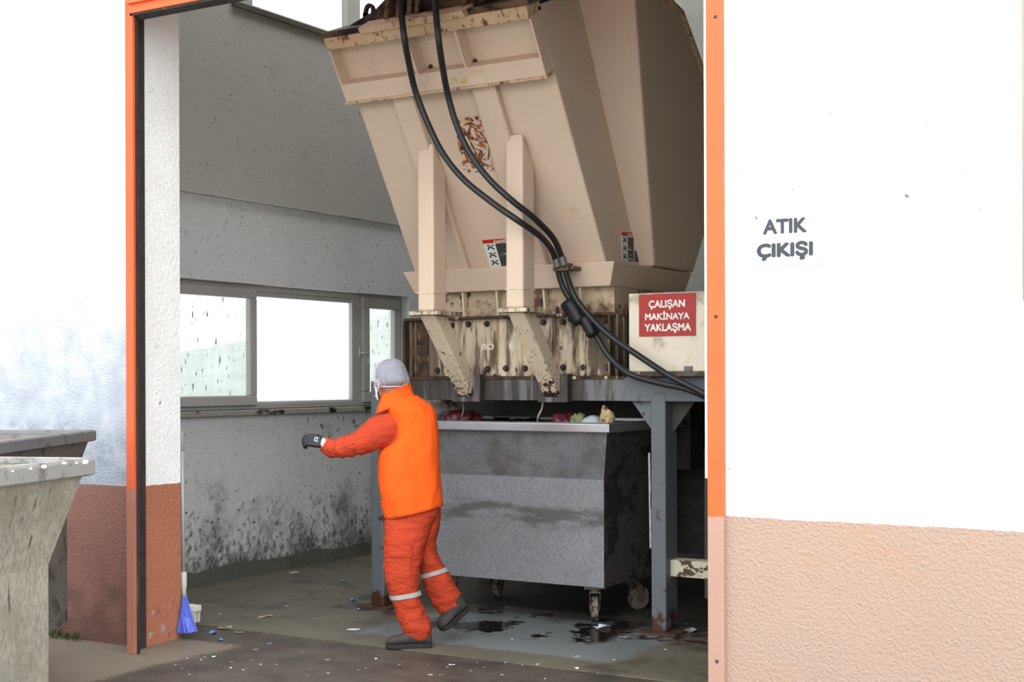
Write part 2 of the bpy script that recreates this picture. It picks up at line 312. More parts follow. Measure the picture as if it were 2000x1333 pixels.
# windows
def glassmat(name, tint, alpha, haze, streak=True):
    M = bpy.data.materials.new(name); M.use_nodes = True; T = M.node_tree; N = T.nodes; L = T.links
    N.remove(N['Principled BSDF']); out = N['Material Output']
    tr = N.new('ShaderNodeBsdfTransparent'); tr.inputs[0].default_value = tint
    tl = N.new('ShaderNodeBsdfTranslucent'); tl.inputs[0].default_value = haze
    geo = N.new('ShaderNodeNewGeometry'); mp = N.new('ShaderNodeMapping'); mp.inputs['Scale'].default_value = (9, 9, 1.6)
    nn = N.new('ShaderNodeTexNoise'); nn.inputs['Scale'].default_value = 1; L.new(geo.outputs['Position'], mp.inputs[0]); L.new(mp.outputs[0], nn.inputs['Vector'])
    mr_ = N.new('ShaderNodeMapRange'); mr_.inputs['From Min'].default_value = .3; mr_.inputs['From Max'].default_value = .75
    mr_.inputs['To Min'].default_value = alpha[0]; mr_.inputs['To Max'].default_value = alpha[1]; L.new(nn.outputs['Fac'], mr_.inputs[0])
    mx = N.new('ShaderNodeMixShader'); L.new(mr_.outputs[0], mx.inputs[0]); L.new(tr.outputs[0], mx.inputs[1]); L.new(tl.outputs[0], mx.inputs[2])
    # specks of dirt
    n2 = N.new('ShaderNodeTexNoise'); n2.inputs['Scale'].default_value = 22; L.new(mp.outputs[0], n2.inputs['Vector']) ; n2.inputs['Scale'].default_value = 5.5
    m2 = N.new('ShaderNodeMapRange'); m2.inputs['From Min'].default_value = .68; m2.inputs['From Max'].default_value = .70; L.new(n2.outputs['Fac'], m2.inputs[0])
    df = N.new('ShaderNodeBsdfDiffuse'); df.inputs[0].default_value = lin(120, 120, 116)
    mx2 = N.new('ShaderNodeMixShader')
    if streak: L.new(m2.outputs[0], mx2.inputs[0])
    else: mx2.inputs[0].default_value = 0
    L.new(mx.outputs[0], mx2.inputs[1]); L.new(df.outputs[0], mx2.inputs[2])
    gl = N.new('ShaderNodeBsdfGlossy'); gl.inputs['Roughness'].default_value = .05
    mx3 = N.new('ShaderNodeMixShader'); mx3.inputs[0].default_value = .03; L.new(mx2.outputs[0], mx3.inputs[1]); L.new(gl.outputs[0], mx3.inputs[2])
    L.new(mx3.outputs[0], out.inputs[0]); return M
G_dirty = glassmat('dirty_window_glass', (.90, .92, .91, 1), (.2, .5), (.9, .92, .9, 1))
G_frost = glassmat('frosted_window_glass', (.98, .98, .98, 1), (.6, .8), (.99, .99, .99, 1), False)
G_clear = glassmat('clear_window_glass', (.95, .96, .96, 1), (.0, .05), (.9, .9, .9, 1), False)
def ring_y(mb, y0, y1, z0, z1, w_, x0, x1):               # rectangular frame in the wall plane
    mb.box(x0, x1, y0, y1, z0, z0+w_); mb.box(x0, x1, y0, y1, z1-w_, z1); mb.box(x0, x1, y0, y0+w_, z0+w_, z1-w_); mb.box(x0, x1, y1-w_, y1, z0+w_, z1-w_)
XG = XW-.13
yy = lambda px_, py_=700: P(px_, py_, x=XG+.03).y
zz = lambda px_, py_: P(px_, py_, x=XG+.03).z
t = thing('window_1', None, None, (XG, LY0, LZ0)); struct(t)
y498, y688, y705 = yy(500), yy(688), yy(706)
a = MB(); ring_y(a, LY0, LY1, LZ0, LZ1, .05, XG-.03, XG+.03); a.box(XG-.03, XG+.029, y498-.05, y498, LZ0+.05, LZ1-.05); a.box(XG-.03, XG+.03, y688, y705, LZ0+.05, LZ1-.05)
a.box(XG-.03, XG+.02, y498, y688, LZ0+.05, zz(600, 783)); a.box(XG-.03, XG+.02, y498, y688, zz(600, 586), LZ1-.05)
obj('window_frame', a, M_frame, t, bevel=.006)
ys = yy(477); yl0 = yy(358)
a = MB(); ring_y(a, LY0+.02, y498-.01, LZ0+.03, LZ1-.03, .085, XG, XG+.055)
sl = obj('window_sash', a, M_frame, t, bevel=.01)
ysr0, ysr1 = yy(706), LY1-.03
a = MB(); ring_y(a, ysr0, ysr1, LZ0+.03, LZ1-.03, .1, XG, XG+.055); sr = obj('window_sash', a, M_frame, t, bevel=.01)
obj('window_pane', MB().box(XG-.003, XG+.003, LY0+.04, y498-.04, LZ0+.06, LZ1-.06), G_dirty, sl)
obj('window_pane', MB().box(XG-.003, XG+.003, ysr0+.04, ysr1-.04, LZ0+.06, LZ1-.06), G_dirty, sr)
obj('window_pane', MB().box(XG-.009, XG-.003, y498-.01, y688+.01, LZ0+.03, LZ1-.03), G_frost, t)
hp = P(711, 690, x=XG+.09)
a = MB().box(XG+.05, XG+.068, hp.y-.03, hp.y+.0, hp.z-.035, hp.z+.045)
a.tube(smoothpath([hp+Vector((-.03, -.01, .0)), hp+Vector((.01, -.01, 0)), hp+Vector((.02, .03, -.005)), hp+Vector((.015, .05, -.05)), hp+Vector((.01, .045, -.11))]), .009)
h = obj('window_handle', a, flat('handle_silver', 176, 172, 164, .35), sr, smooth=False); h['label'] = 'silver lever handle'
t = thing('window_2', None, None, (XG, UY0, UZ0)); struct(t)
a = MB(); ring_y(a, UY0, UY1, UZ0+.01, UZ1, .05, XG-.03, XG+.03); ym = P(672, 40, x=XG).y; a.box(XG-.03, XG+.04, ym, P(697, 40, x=XG).y, UZ0, UZ1)
obj('window_frame', a, M_frame, t, bevel=.006)
obj('window_pane', MB().box(XG-.003, XG+.003, UY0+.03, UY1-.03, UZ0+.04, UZ1-.03), G_clear, t)

# hillside seen through the dirty panes
a = MB(); nx = 80; top = []
for i in range(nx+1):
    ad = 100 + 75*i/nx; ang = math.radians(ad)
    el = 1.15 + max(-.3, min(1.6, (134.5-ad)*.17)) + .35*noise.noise(Vector((i*.35, 0, 0))) + .12*noise.noise(Vector((i*1.3, 5, 0)))
    ra = lambda R_, z: Vector((R_*math.cos(ang), R_*math.sin(ang), z))
    top.append([ra(70, -1), ra(95, 1.59+95*math.tan(math.radians(el*.55))), ra(120, 1.59+120*math.tan(math.radians(el))), ra(150, -1)])
a.loft(top); hill = struct(obj('hillside', a, M_hill, smooth=False))

# orange steel door frame
t = thing('door_1', None, None, (XJ, YF, 0)); struct(t)
xa, xb = P(247, 1100, y=YP).x, P(262, 1100, y=YP).x
obj('frame_post', MB().box(xa, xb, YP, YP+.022, -.006, 6), M_orange_l, t, bevel=.004)
a = MB().box(xa+.01, xb-.004, YP+.022, YP+.05, -.006, H_D); a.box(XJ+.013, -6.15, YF-.05, YF+.02, -.006, H_D)
obj('guide_rail', a, M_rail, t)
YR = YF-.035; xr0, xr1 = P(1380, 600, y=YR).x, P(1411, 600, y=YR).x
rp = obj('frame_post', MB().box(xr0, xr1, YR, YF-.001, -.006, 6), M_orange, t, bevel=.004)
obj('edge_strip', MB().box(xr0-.012, xr0, YR+.005, YF-.001, 1.13, 6), flat('white_edge', 225, 222, 215), rp)
for q in ((1397, 33), (1398, 619), (1400, 1293)):
    c_ = P(q[0], q[1], y=YR-.001); obj('bolt_hole', MB().tube([c_, c_+Vector((0, .003, 0))], .009), M_black, rp)
zl = P(275, 22, y=YP-.01).z
a = MB().box(xb-.02, xr0+.02, YP-.01, YP+.04, zl, H_D+.1); a.box(xb-.02, xr0+.02, YP-.035, YP-.01, zl+.05, zl+.25)
obj('lintel', a, M_orange, t, bevel=.004)
obj('lintel_seal', MB().box(xb-.02, xr0, YP, YP+.1, zl-.012, zl), M_rail, t)

# sign beside the doorway
pl = (Vector((0, YF-.004, 0)), Vector((0, -1, 0)))
c0, c1 = P(1458, 523, y=YF), P(1612, 399, y=YF)
t = thing('wall_sign', 'white sign reading ATIK ÇIKIŞI on the bright wall right of the doorway', 'sign', (c0.x, YF, c0.z))
M_sg = flat('sign_white', 238, 238, 236, .4, var=.02, layers=[dict(c=lin(176, 160, 130), s=30., lo=.7, hi=.74)])
obj('panel', MB().box(c0.x, c1.x, YF-.006, YF, c0.z, c1.z), M_sg, t, bevel=.001)
a = MB(); q = [P(1578, 402, y=YF), P(1611, 400, y=YF), P(1608, 428, y=YF), P(1592, 424, y=YF)]
a.hull([p+Vector((0, -.0065, 0)) for p in q], [p+Vector((0, -.0085, 0)) for p in q]); obj('torn_corner', a, flat('torn_paper', 214, 208, 192), t)
M_tx = flat('lettering_dark_grey', 58, 62, 70, .5)
for s_, b0, b1 in (('ATIK', (1490, 459), (1576, 424)), ('ÇIKIŞI', (1478, 512), (1588, 469))):
    u0, u1 = P(*b0, y=YF-.006), P(*b1, y=YF-.006); sw = u1.x-u0.x
    obj('lettering', text_mb(s_, u0, (1, 0, 0), (0, 0, 1), sw, u1.z-u0.z, bold=.045, depth=.001), M_tx, t)
a = MB(); q = P(1474, 428, y=YF-.007); a.hull([q+Vector((0, 0, .015)), q+Vector((.012, 0, .005)), q+Vector((.01, 0, -.006))], [q+Vector((0, -.001, .015)), q+Vector((.012, -.001, .005)), q+Vector((.01, -.001, -.006))])
obj('screw_mark', a, M_tx, t)
dx = P(1997, 300, y=YF-.05).x
tag(obj('downpipe', MB().tube([(dx+.045, YF-.055, .9+1.0), (dx+.045, YF-.055, 6.5)], .045, 16), flat('downpipe_cream', 205, 198, 176), smooth=True), 'pale vertical pipe on the bright wall at the right edge of the photo', 'pipe')

# ------------------------------------------------------------------ waste compactor
t = thing('waste_compactor', 'large cream steel waste compactor with tall hopper on grey legs inside the doorway', 'compactor', (-4.8, 8.4, 0))
KX0, KX1 = -5.53, -4.05
SL = -.607
FY = lambda z: 7.9 + SL*(z-2.28)
PLF = (Vector((0, FY(2.28), 2.28)), Vector((0, -1, SL)))
prof = [(7.94, 2.18), (7.9, 2.28), (FY(3.76), 3.76), (7.75, 4.07), (7.95, 4.35), (8.9, 4.35), (9.3, 3.2), (9.0, 2.2)]
hop = obj('hopper', MB().px(prof, KX0, KX1), M_cream, t, bevel=.012)
# flared rear section on the right
ox = lambda z: -3.94 + (z-2.35)*.168
op = [(8.36, 2.33), (7.53, 3.91), (7.50, 3.96), (7.85, 3.985), (8.2, 3.93), (8.5, 3.74), (9.35, 3.15), (9.08, 2.55), (9.0, 2.33)]
a = MB().hull([(-4.3, y, z) for y, z in op], [(ox(z), y, z) for y, z in op])
fl = obj('hopper_side_flare', a, M_cream, t, bevel=.015)
a = MB().tube([(ox(z)+.005, y, z) for y, z in [(7.50, 3.96), (7.85, 3.985), (8.2, 3.93), (8.5, 3.74), (9.3, 3.2)]], (.022), 8); obj('rim', a, M_rim, fl)
# front flange: upper band, recessed panels, lower band, dividers
nrm = Vector((0, -1, SL)).normalized(); sdir = Vector((0, SL, 1)).normalized()
def fp(x, z, o=0.): return Vector((x, FY(z), z)) + nrm*o      # point on the sloping front
def slab(mb, x0, x1, z0, z1, o0, o1, flatb=False):
    mb.hull([fp(x0, z0, o0), fp(x1, z0, o0), fp(x1, z1, o0), fp(x0, z1, o0)], [fp(x0, z0, o1), fp(x1, z0, o1), fp(x1, z1, o1), fp(x0, z1, o1)]); return mb
OF = .105
zb0 = 3.425; ztop = 3.79
fb = obj('flange_band', slab(MB(), KX0, KX1, zb0, zb0+.098, 0, OF), M_cream, hop, bevel=.004)
ft = obj('flange_band', slab(MB(), KX0, KX1, ztop-.066, ztop, -.05, OF+.012), M_rim, hop, bevel=.006); ft['label'] = 'rust stained upper band'
for q0, q1 in ((KX0, KX0+.012), (-4.94, -4.925), (-4.585, -4.57), (KX1-.012, KX1)):
    obj('divider', slab(MB(), q0, q1, zb0+.095, ztop-.06, -.01, OF-.002), M_cream, hop)
obj('flange_lip', slab(MB(), KX0-.01, KX1+.005, zb0-.012, zb0, 0, OF+.004), M_rim, hop)
a = slab(MB(), -5.22, -4.45, ztop, ztop+.035, .02, OF+.045); obj('hinge_plate', a, M_rim, hop, bevel=.004)
for q in ((842, 129), (929, 118)):
    p = P(*q, pl=(fp(0, 3.5, 0), nrm)); obj('bolt', MB().tube([p, p+nrm*.016], .013, 6), M_bolt, hop)
PB = (fp(0, 3.4, OF), nrm)
for q in (880, 899): obj('yellow_sticker', quadpl([(q, 164), (q, 153), (q+13, 151), (q+13, 163)], PB, .002), flat('sticker_yellow', 196, 168, 96, layers=[dict(c=lin(210, 190, 160), s=60., lo=.5, hi=.6)]), fb)
# long ribs on the sloping front
for x0, x1 in ((-5.22, -5.06), (-4.62, -4.45)):
    obj('rib', slab(MB(), x0, x1, 2.3, zb0, 0, .05), M_cream, hop, bevel=.012)
# posts and their raking feet
for x0, x1 in ((-5.155, -5.03), (-4.49, -4.365)):
    y0, y1 = 7.37, 7.52
    zt = lambda y: (y-7.9)/SL+2.28
    a = MB().px([(y0, 2.026), (y1, 2.026), (y1, zt(y1)+.02), (y0, zt(y0)-.05), (y0, zt(y0)-.11)], x0, x1)
    ps = obj('post', a, M_cream, t, bevel=.014)
    obj('cap_plate', MB().box(x0-.05, x1+.05, y0-.03, y1+.12, 2.0, 2.026), M_creamr, ps, bevel=.004)
    obj('weld_band', MB().box(x0-.003, x1+.003, y0-.003, y1+.003, 2.14, 2.146), M_creamw, ps)
    a = MB().px([(y0+.01, 2.0), (y0+.165, 2.0), (7.93, 1.53), (7.93, 1.47), (7.83, 1.47)], x0+.003, x1-.003)
    obj('brace', a, M_creamw, t, bevel=.012)
    a = MB().box(x0-.045, x1+.05, 7.84, 7.9, 1.435, 1.62); 
    obj('bracket', a, M_beam, t, bevel=.004)
# skirt band around the hopper foot
def skirt(mb, x0, x1, y0, y1, z0, z1, e):
    mb.hull([(x0+e, y0+e, z0), (x1-e, y0+e, z0), (x1-e, y1, z0), (x0+e, y1, z0)], [(x0, y0, z1), (x1, y0, z1), (x1, y1, z1), (x0, y1, z1)]); return mb
obj('skirt_band', skirt(MB(), -5.58, -3.955, 7.80, 9.0, 2.175, 2.325, .06), M_cream, t, bevel=.006)
a = MB().box(-5.45, -4.02, 7.93, 8.9, 2.0, 2.19)
obj('neck', a, mat('rusted_neck', lin(178, 158, 132), .7, layers=[dict(c=lin(96, 58, 36), s=3.5, lo=.45, hi=.6), dict(c=DARK, s=6., lo=.55, hi=.65)]), t)
for q in (-5.15, -4.88, -4.52, -4.25): obj('neck_rib', MB().px([(7.9, 2.01), (7.93, 2.01), (7.93, 2.19), (7.875, 2.19)], q, q+.015), M_creamw, t)
# chamber with bolted front plate
BZ0, BZ1 = 1.605, 1.992
ch = obj('chamber', MB().box(-5.6, -3.95, 7.97, 9.4, 1.5, 2.01), M_black, t)
obj('rear_dark_screen', MB().box(-6.0, -3.95, 8.95, 9.4, .95, 1.52), M_black, t)  # added dark block so the gap behind the bin reads as shade
fpz = obj('bolted_plate', MB().box(-5.62, -3.95, 7.93, 7.97, BZ0, BZ1), M_creamr, t, bevel=.004)
a = MB().box(-5.63, -3.93, 7.88, 7.97, BZ1, BZ1+.018); a.box(-5.63, -3.93, 7.89, 7.97, BZ0-.02, BZ0); obj('edge_flange', a, M_rusty, fpz)
a = MB().box(-5.64, -5.62, 7.88, 7.97, BZ0, BZ1); a.box(-5.585, -5.575, 7.91, 7.93, BZ0, BZ1); a.box(-5.555, -5.45, 7.925, 7.93, BZ0, BZ1); obj('end_rib', a, M_rusty, fpz, bevel=.002)
a = MB()
for px_ in (1193, 1209): x_ = P(px_, 660, y=7.9).x; a.box(x_, x_+.014, 7.86, 7.93, BZ0, BZ1)
obj('end_rib', a, M_creamr, fpz)
for px_, w2 in ((1141, .012), (895, .008), (1078, .008), (930, .006)):
    x_ = P(px_, 660, y=7.93).x; obj('seam', MB().box(x_, x_+w2, 7.922, 7.93, BZ0, BZ1-.02), M_creamr, fpz)
for px_, py_ in ((883, 637), (916, 634), (952, 633), (1062, 630), (1100, 629), (1183, 626), (855, 724), (879, 722), (953, 721), (989, 720), (1026, 720), (1101, 718), (1140, 718), (1187, 718)):
    p = P(px_, py_, y=7.93)
    a = MB().tube([p, p+Vector((0, -.008, 0))], .021, 14); a.tube([p+Vector((0, -.008, 0)), p+Vector((0, -.026, 0))], .0155, 6)
    obj('bolt', a, M_bolt, fpz)
M_gh = flat('faded_white_lettering', 226, 220, 206, .6)
for s_, b0, b1 in (('BO', (941, 684), (965, 671)), ('E', (995, 683), (1003, 671))):
    u0, u1 = P(*b0, y=7.93), P(*b1, y=7.93); obj('lettering', text_mb(s_, u0, (1, 0, 0), (0, 0, 1), u1.x-u0.x, u1.z-u0.z, depth=.002, bold=.03), M_gh, fpz)
# housing on the right with the red notice
hx0 = P(1228, 650, y=7.85).x
hs = obj('housing', MB().box(hx0, -2.6, 7.85, 9.3, 1.63, 2.12), mat('cream_housing_paint', lin(222, 210, 190), .5, var=.04, layers=[dict(c=lin(130, 96, 60), s=5., lo=.62, hi=.8, a=.5), dict(c=lin(120, 104, 84), s=8., lo=.55, hi=.75, z=(2.12, 2.0), k=.2, a=.6)]), t, bevel=.006)
obj('housing_flange', MB().box(hx0-.001, -2.6, 7.82, 7.9, 1.60, 1.63), M_creamr, hs)
p = P(1345, 722, y=7.85); obj('bolt', MB().box(p.x-.025, p.x+.025, 7.835, 7.85, p.z-.01, p.z+.02), M_beam, hs)
M_red = flat('notice_red', 168, 44, 38, .5, var=.06, layers=[dict(c=lin(90, 50, 44), s=14., lo=.64, hi=.72, a=.6)])
M_nw = flat('notice_lettering', 232, 226, 220, .5, layers=[dict(c=lin(150, 70, 62), s=34., lo=.62, hi=.66)])
c0, c1 = P(1249, 658, y=7.85), P(1359, 572, y=7.85)
nt = obj('warning_notice', MB().box(c0.x, c1.x, 7.843, 7.85, c0.z, c1.z), M_red, t); nt['label'] = 'red notice reading ÇALIŞAN MAKİNAYA YAKLAŞMA'
for s_, b0, b1 in (('ÇALIŞAN', (1267, 606), (1338, 584)), ('MAKİNAYA', (1260, 626), (1347, 606)), ('YAKLAŞMA', (1259, 652), (1350, 630))):
    u0, u1 = P(*b0, y=7.843), P(*b1, y=7.843); obj('lettering', text_mb(s_, u0, (1, 0, 0), (0, 0, 1), u1.x-u0.x, u1.z-u0.z, bold=.03, depth=.0015), M_nw, nt)
# danger labels
def danger(pl, cr, parent, wide):
    """cr = corners tl, tr, br, bl in the plane"""
    tl, tr, br, bl = [P(a_, b_, pl=pl) for a_, b_ in cr]; n = pl[1].normalized()
    at = lambda u, v: tl*(1-u)*(1-v)+tr*u*(1-v)+br*u*v+bl*(1-u)*v
    def pt(u0, v0, u1, v1, h): return MB().hull([at(u0, v0)+n*h, at(u1, v0)+n*h, at(u1, v1)+n*h, at(u0, v1)+n*h], [at(u0, v0)+n*(h+.0015), at(u1, v0)+n*(h+.0015), at(u1, v1)+n*(h+.0015), at(u0, v1)+n*(h+.0015)])
    lb = obj('danger_label', pt(0, 0, 1, 1, .0005), flat('label_white', 214, 216, 210, .4), parent)
    lb['label'] = 'red, white and grey danger label'
    obj('header', pt(0, 0, 1, .13, .002), flat('label_red', 178, 40, 38, .4), lb)
    ux = (tr-tl); uy = (tl-bl)
    mb = text_mb('DANGER', at(.34, .115), ux, uy, ux.length*.56, uy.length*.09, depth=.005 if n.dot(ux.cross(uy)) > 0 else -.005)
    obj('lettering', mb, flat('label_letter', 235, 235, 230), lb)
    obj('text_block', pt(.36, .16, .98 if not wide else .68, .98, .002), flat('label_text_grey', 60, 62, 62, .5, layers=[dict(c=lin(190, 190, 186), s=(3, 3, 90), lo=.58, hi=.62)]), lb)
    if wide: obj('text_block', pt(.73, .6, .98, .98, .002), flat('label_text_grey', 60, 62, 62, .5), lb)
    k = flat('label_ink', 36, 38, 38)
    def poly(pts_): 
        q_ = [at(u, v)+n*.002 for u, v in pts_]; return MB().hull(q_, [p+n*.0015 for p in q_])
    for v in (.19, .47, .75):
        a = poly([(.10, v), (.17, v), (.17, v+.04), (.10, v+.04)])
        for pts_ in ([(.14, v+.06), (.20, v+.05), (.31, v+.15), (.27, v+.17)], [(.14, v+.06), (.18, v+.08), (.12, v+.17), (.08, v+.16)], [(.22, v+.02), (.30, v+.0), (.31, v+.03), (.23, v+.05)]):
            b_ = poly(pts_); a.add(b_.v, b_.f)
        obj('pictogram', a, k, lb)
danger((fp(0, 2.5, 0), nrm), [(942, 469), (1006, 464), (1023, 517), (957, 523)], hop, False)
PLS = (Vector((KX1, 0, 0)), Vector((1, 0, 0)))
danger(PLS, [(1213, 453), (1247, 456), (1248, 514), (1214, 510)], hop, True)
# rust burnt decal on the front
PLD = (fp(0, 3., .004), nrm)
M_rd = mat('flaked_decal_rust', lin(178, 96, 44), .8, var=.25, vs=24., alpha=(30., .53, .57, 0, 1), layers=[dict(c=lin(56, 36, 30), s=20., lo=.48, hi=.56)])
rr = random.Random(5); dk = obj('rust_patch', quadpl([(886, 232), (942, 226), (965, 334), (905, 338)], PLD, .001), M_rd, hop); dk['label'] = 'patch of flaked paint with brown rust'
M_rk = flat('rust_line', 104, 56, 36, .8, var=.5)
a = MB(); cx, cy = 925, 285
strokes = [[(918, 240), (930, 246), (938, 252)], [(953, 262), (955, 290), (953, 312)], [(905, 250), (915, 270), (930, 300), (945, 325)], [(912, 262), (922, 270), (935, 275), (945, 285)],
    [(905, 290), (912, 310), (922, 320)], [(928, 290), (938, 295), (942, 305), (932, 312), (926, 303)], [(920, 245), (940, 262), (952, 280)], [(906, 245), (918, 240), (914, 262), (905, 262)], [(935, 315), (950, 322), (960, 325)], [(896, 262), (902, 282), (916, 300)]]
for sk in strokes:
    pp = smoothpath([P(q[0], q[1], pl=PLD) for q in sk], 5)
    a.tube([p + nrm*.0005 for p in pp], [(.002+.008*abs(noise.noise(p*30)), .002+.010*abs(noise.noise(p*25))) for p in pp], 6)
a.v = [v - nrm*((v-PLD[0]).dot(nrm)*.7) for v in a.v]
obj('rust_line', a, M_rk, hop)
# greasy top gear
def dpt(px_, py_, y): return P(px_, py_, y=y)
a = MB().hull([(KX0, 6.98, 3.72), (-4.9, 6.98, 3.72), (-4.9, 7.6, 4.02), (KX0, 7.6, 4.02)], [(KX0, 7.0, 3.735), (-4.9, 7.0, 3.76), (-4.9, 7.6, 4.4), (KX0, 7.5, 4.04)])
obj('top_plate', MB().px([(6.87, 3.765), (7.75, 4.11), (7.75, 4.07), (6.90, 3.74)], KX0-.012, KX1+.01), M_greasy, hop)
gear = obj('hinge_block', MB().px([(6.97, 3.80), (7.5, 4.02), (7.5, 4.6), (7.3, 4.6)], -5.02, -4.42), M_greasy, t, bevel=.01)
for q in (-5.09, -5.00, -4.92, -4.86, -4.72, -4.52):
    obj('hinge_lug', MB().px([(6.92, 3.80), (7.02, 3.80), (7.3, 4.4), (7.18, 4.4), (6.95, 3.98)], q, q+.03), M_greasy, gear, bevel=.004)
a = MB().tube([(-5.06, 7.02, 3.9), (-4.40, 7.02, 3.9)], .035, 14); obj('hinge_pin', a, M_black, gear, smooth=False)
# lifting eye
lc = dpt(722, 24, 7.05); a = MB(); n = 20
ri = []; 
for k in range(n):
    q = k*math.tau/n; ri.append([(lc.x+math.cos(q)*r0*.9, lc.y+dy, lc.z+math.sin(q)*r1) for r0, r1, dy in ((.045, .055, -.012), (.045, .055, .012), (.022, .034, .012), (.022, .034, -.012))])
a.loft(ri+[ri[0]], False); a.box(lc.x-.045, lc.x-.018, lc.y-.012, lc.y+.012, lc.z-.13, lc.z); a.box(lc.x+.018, lc.x+.04, lc.y-.012, lc.y+.012, lc.z-.1, lc.z)
obj('lifting_eye', a, M_black, gear)
a = MB().py([(KX0+.03, 3.73), (-5.28, 3.73), (-5.14, 3.95), (-5.08, 4.6), (-5.02, 4.6), (-5.02, 3.73), (-4.4, 3.74), (-4.42, 3.80), (-5.1, 3.8), (-5.2, 4.2), (-5.25, 4.0), (-5.42, 3.80)][:1]+[(-4.95, 3.79), (-4.85, 4.55), (-5.0, 4.55), (-5.14, 3.97), (-5.24, 3.90), (-5.42, 3.84)], 7.03, 7.06)
obj('gusset_plate', a, M_greasy, gear)
q = dpt(692, 62, 6.98); obj('red_tag', MB().hull([q+Vector((-.02, 0, -.03)), q+Vector((.025, 0, -.03)), q+Vector((.01, 0, .03)), q+Vector((-.005, 0, .03))], [q+Vector((-.02, .01, -.03)), q+Vector((.025, .01, -.03)), q+Vector((.01, .01, .03)), q+Vector((-.005, .01, .03))]), flat('tag_red', 170, 36, 36), gear)
a = MB().tube([dpt(925, -20, 7.15), dpt(948, 25, 7.12)], .018); a.tube([dpt(905, -20, 7.1), dpt(915, 12, 7.1)], .014); obj('rod', a, M_black, gear)
# supporting frame
bz0, bz1 = 1.445, 1.60
bm_ = obj('beam', MB().box(-5.87, -2.6, 7.90, 8.0, bz0, bz1), M_beam, t, bevel=.004)
for px_ in (1221,): x_ = P(px_, 760, y=7.9).x; obj('beam_flange', MB().box(x_, -2.6, 7.885, 7.9, bz0-.0, bz1-.005), M_leg, bm_, bevel=.003)
obj('beam', MB().box(-5.87, -2.6, 9.2, 9.3, bz0, bz1), M_black, t)
lx0, lx1 = P(1271, 1000, y=7.88).x, P(1300, 1000, y=7.88).x
obj('leg', MB().box(lx0, lx1, 7.88, 8.06, 0, 1.5), M_leg, t, bevel=.01)
kx0, kx1 = P(723, 1000, y=7.80).x, P(749, 1000, y=7.80).x
obj('leg', MB().box(kx0, kx1, 7.80, 7.95, 0, 1.575), M_leg, t, bevel=.02)
for q in (lx0, kx0): obj('leg', MB().box(q, q+.11, 9.2, 9.34, 0, 1.5), M_black, t)
for q, y_ in ((lx0, 7.88), (kx0, 7.8)): obj('foot_plate', MB().box(q-.07, q+.19, y_-.06, y_+.24, 0, .012), mat('rusty_foot', lin(74, 52, 42), .9, var=.5, vs=12.), t)
g0 = P(1232, 783, y=7.93).x
obj('gusset', MB().py([(g0, bz0+.01), (lx0+.01, bz0+.01), (lx0+.01, P(1268, 850, y=7.93).z)], 7.93, 7.95), M_leg, t)
obj('gusset', MB().py([(lx1, bz0+.01), (lx1+.16, bz0+.01), (lx1, bz0-.2)], 7.99, 8.0), M_black, t)
a0, a1 = P(1306, 1124, y=8.0), P(1400, 1090, y=8.0)
obj('cross_bar', MB().box(a0.x, -2.6, 7.95, 8.07, a0.z, a0.z+.105), mat('chipped_cream_bar', lin(190, 182, 160), .6, layers=[dict(c=lin(70, 56, 46), s=(9, 9, 14), lo=.56, hi=.6)]), t, bevel=.005)
obj('cross_bar', MB().box(lx1, -2.6, 8.5, 8.6, 1.24, 1.33), M_greasy, t)
e = .0; obj('side_panel', MB().py([(lx1-.05, .12), (-2.6, .12), (-2.6, 1.35), (lx1+.22, 1.25), (lx1-.05, 1.12)], 8.6, 8.64), M_panel, t)
obj('rear_dark_box', MB().box(-5.75, -3.3, 9.42, 10.8, .3, 2.0), M_black, t)  # added dark box so the space under the machine looks dark
s0 = P(1266, 885, y=7.97); a = MB()
for k in range(12):
    z1 = s0.z-.05*k; wv = .012+.006*noise.noise(Vector((k*.9, 2, 1))); a.box(s0.x+.002*k/3, s0.x+wv+.002*k/3, 7.97, 7.976, z1-.052, z1)
obj('edge_seal', a, flat('torn_seal_white', 172, 168, 160, .7, var=.3, vs=20.), t)
# hose clamp bracket
hb = P(1098, 524, y=7.70)
a = MB().box(hb.x-.07, hb.x+.075, 7.70, 7.82, hb.z-.012, hb.z+.012); a.box(hb.x-.05, hb.x+.055, 7.67, 7.74, hb.z-.02, hb.z+.03)
obj('hose_clamp', a, M_greasy, t, bevel=.004)

# ------------------------------------------------------------------ hoses
def hose(pts, r, label, tape):
    pp = smoothpath([P(a_, b_, y=c_) for a_, b_, c_ in pts], 8)
    o = obj('hydraulic_hose', MB().tube(pp, r, 14), M_hose, smooth=True); tag(o, label, 'hose', 'hydraulic hoses of the compactor'); WM[o.name] = Matrix.Identity(4)
    for q0, q1, y_ in tape[0]:
        a = MB().tube([P(*q0, y=y_), P(*q1, y=y_)], r*1.18, 14); f = obj('fitting', a, flat('hose_fitting', 92, 90, 84, .4), o)
    for q in tape[1]:
        c_ = P(q[0], q[1], y=7.74); a = MB()
        rings = []
        for j in range(7):
            tt = j/6; cc = c_ + Vector((.09*(tt-.5), 0, -.14*(tt-.5)))*q[2]
            rings.append([cc + Vector((math.cos(k*math.tau/14)*.045*(1+.5*noise.noise(Vector((j*.9, k*.8, q[0])))), -.012+math.sin(k*math.tau/14)*.035, math.sin(k*math.tau/14)*.012*noise.noise(Vector((j, k, 1)))))*q[2] - cc*q[2] + cc if False else cc + Vector((math.cos(k*math.tau/14), 0, math.cos(k*math.tau/14)*.64))*(.04*q[2]*(1+.6*noise.noise(Vector((j*.9, k*.8, q[0]))))) + Vector((0, -math.sin(k*math.tau/14)*.035, 0)) for k in range(14)])
        a.loft(rings); obj('tape_wrap', a, mat('black_tape', lin(26, 27, 30), .5, var=.2), o, smooth=True)
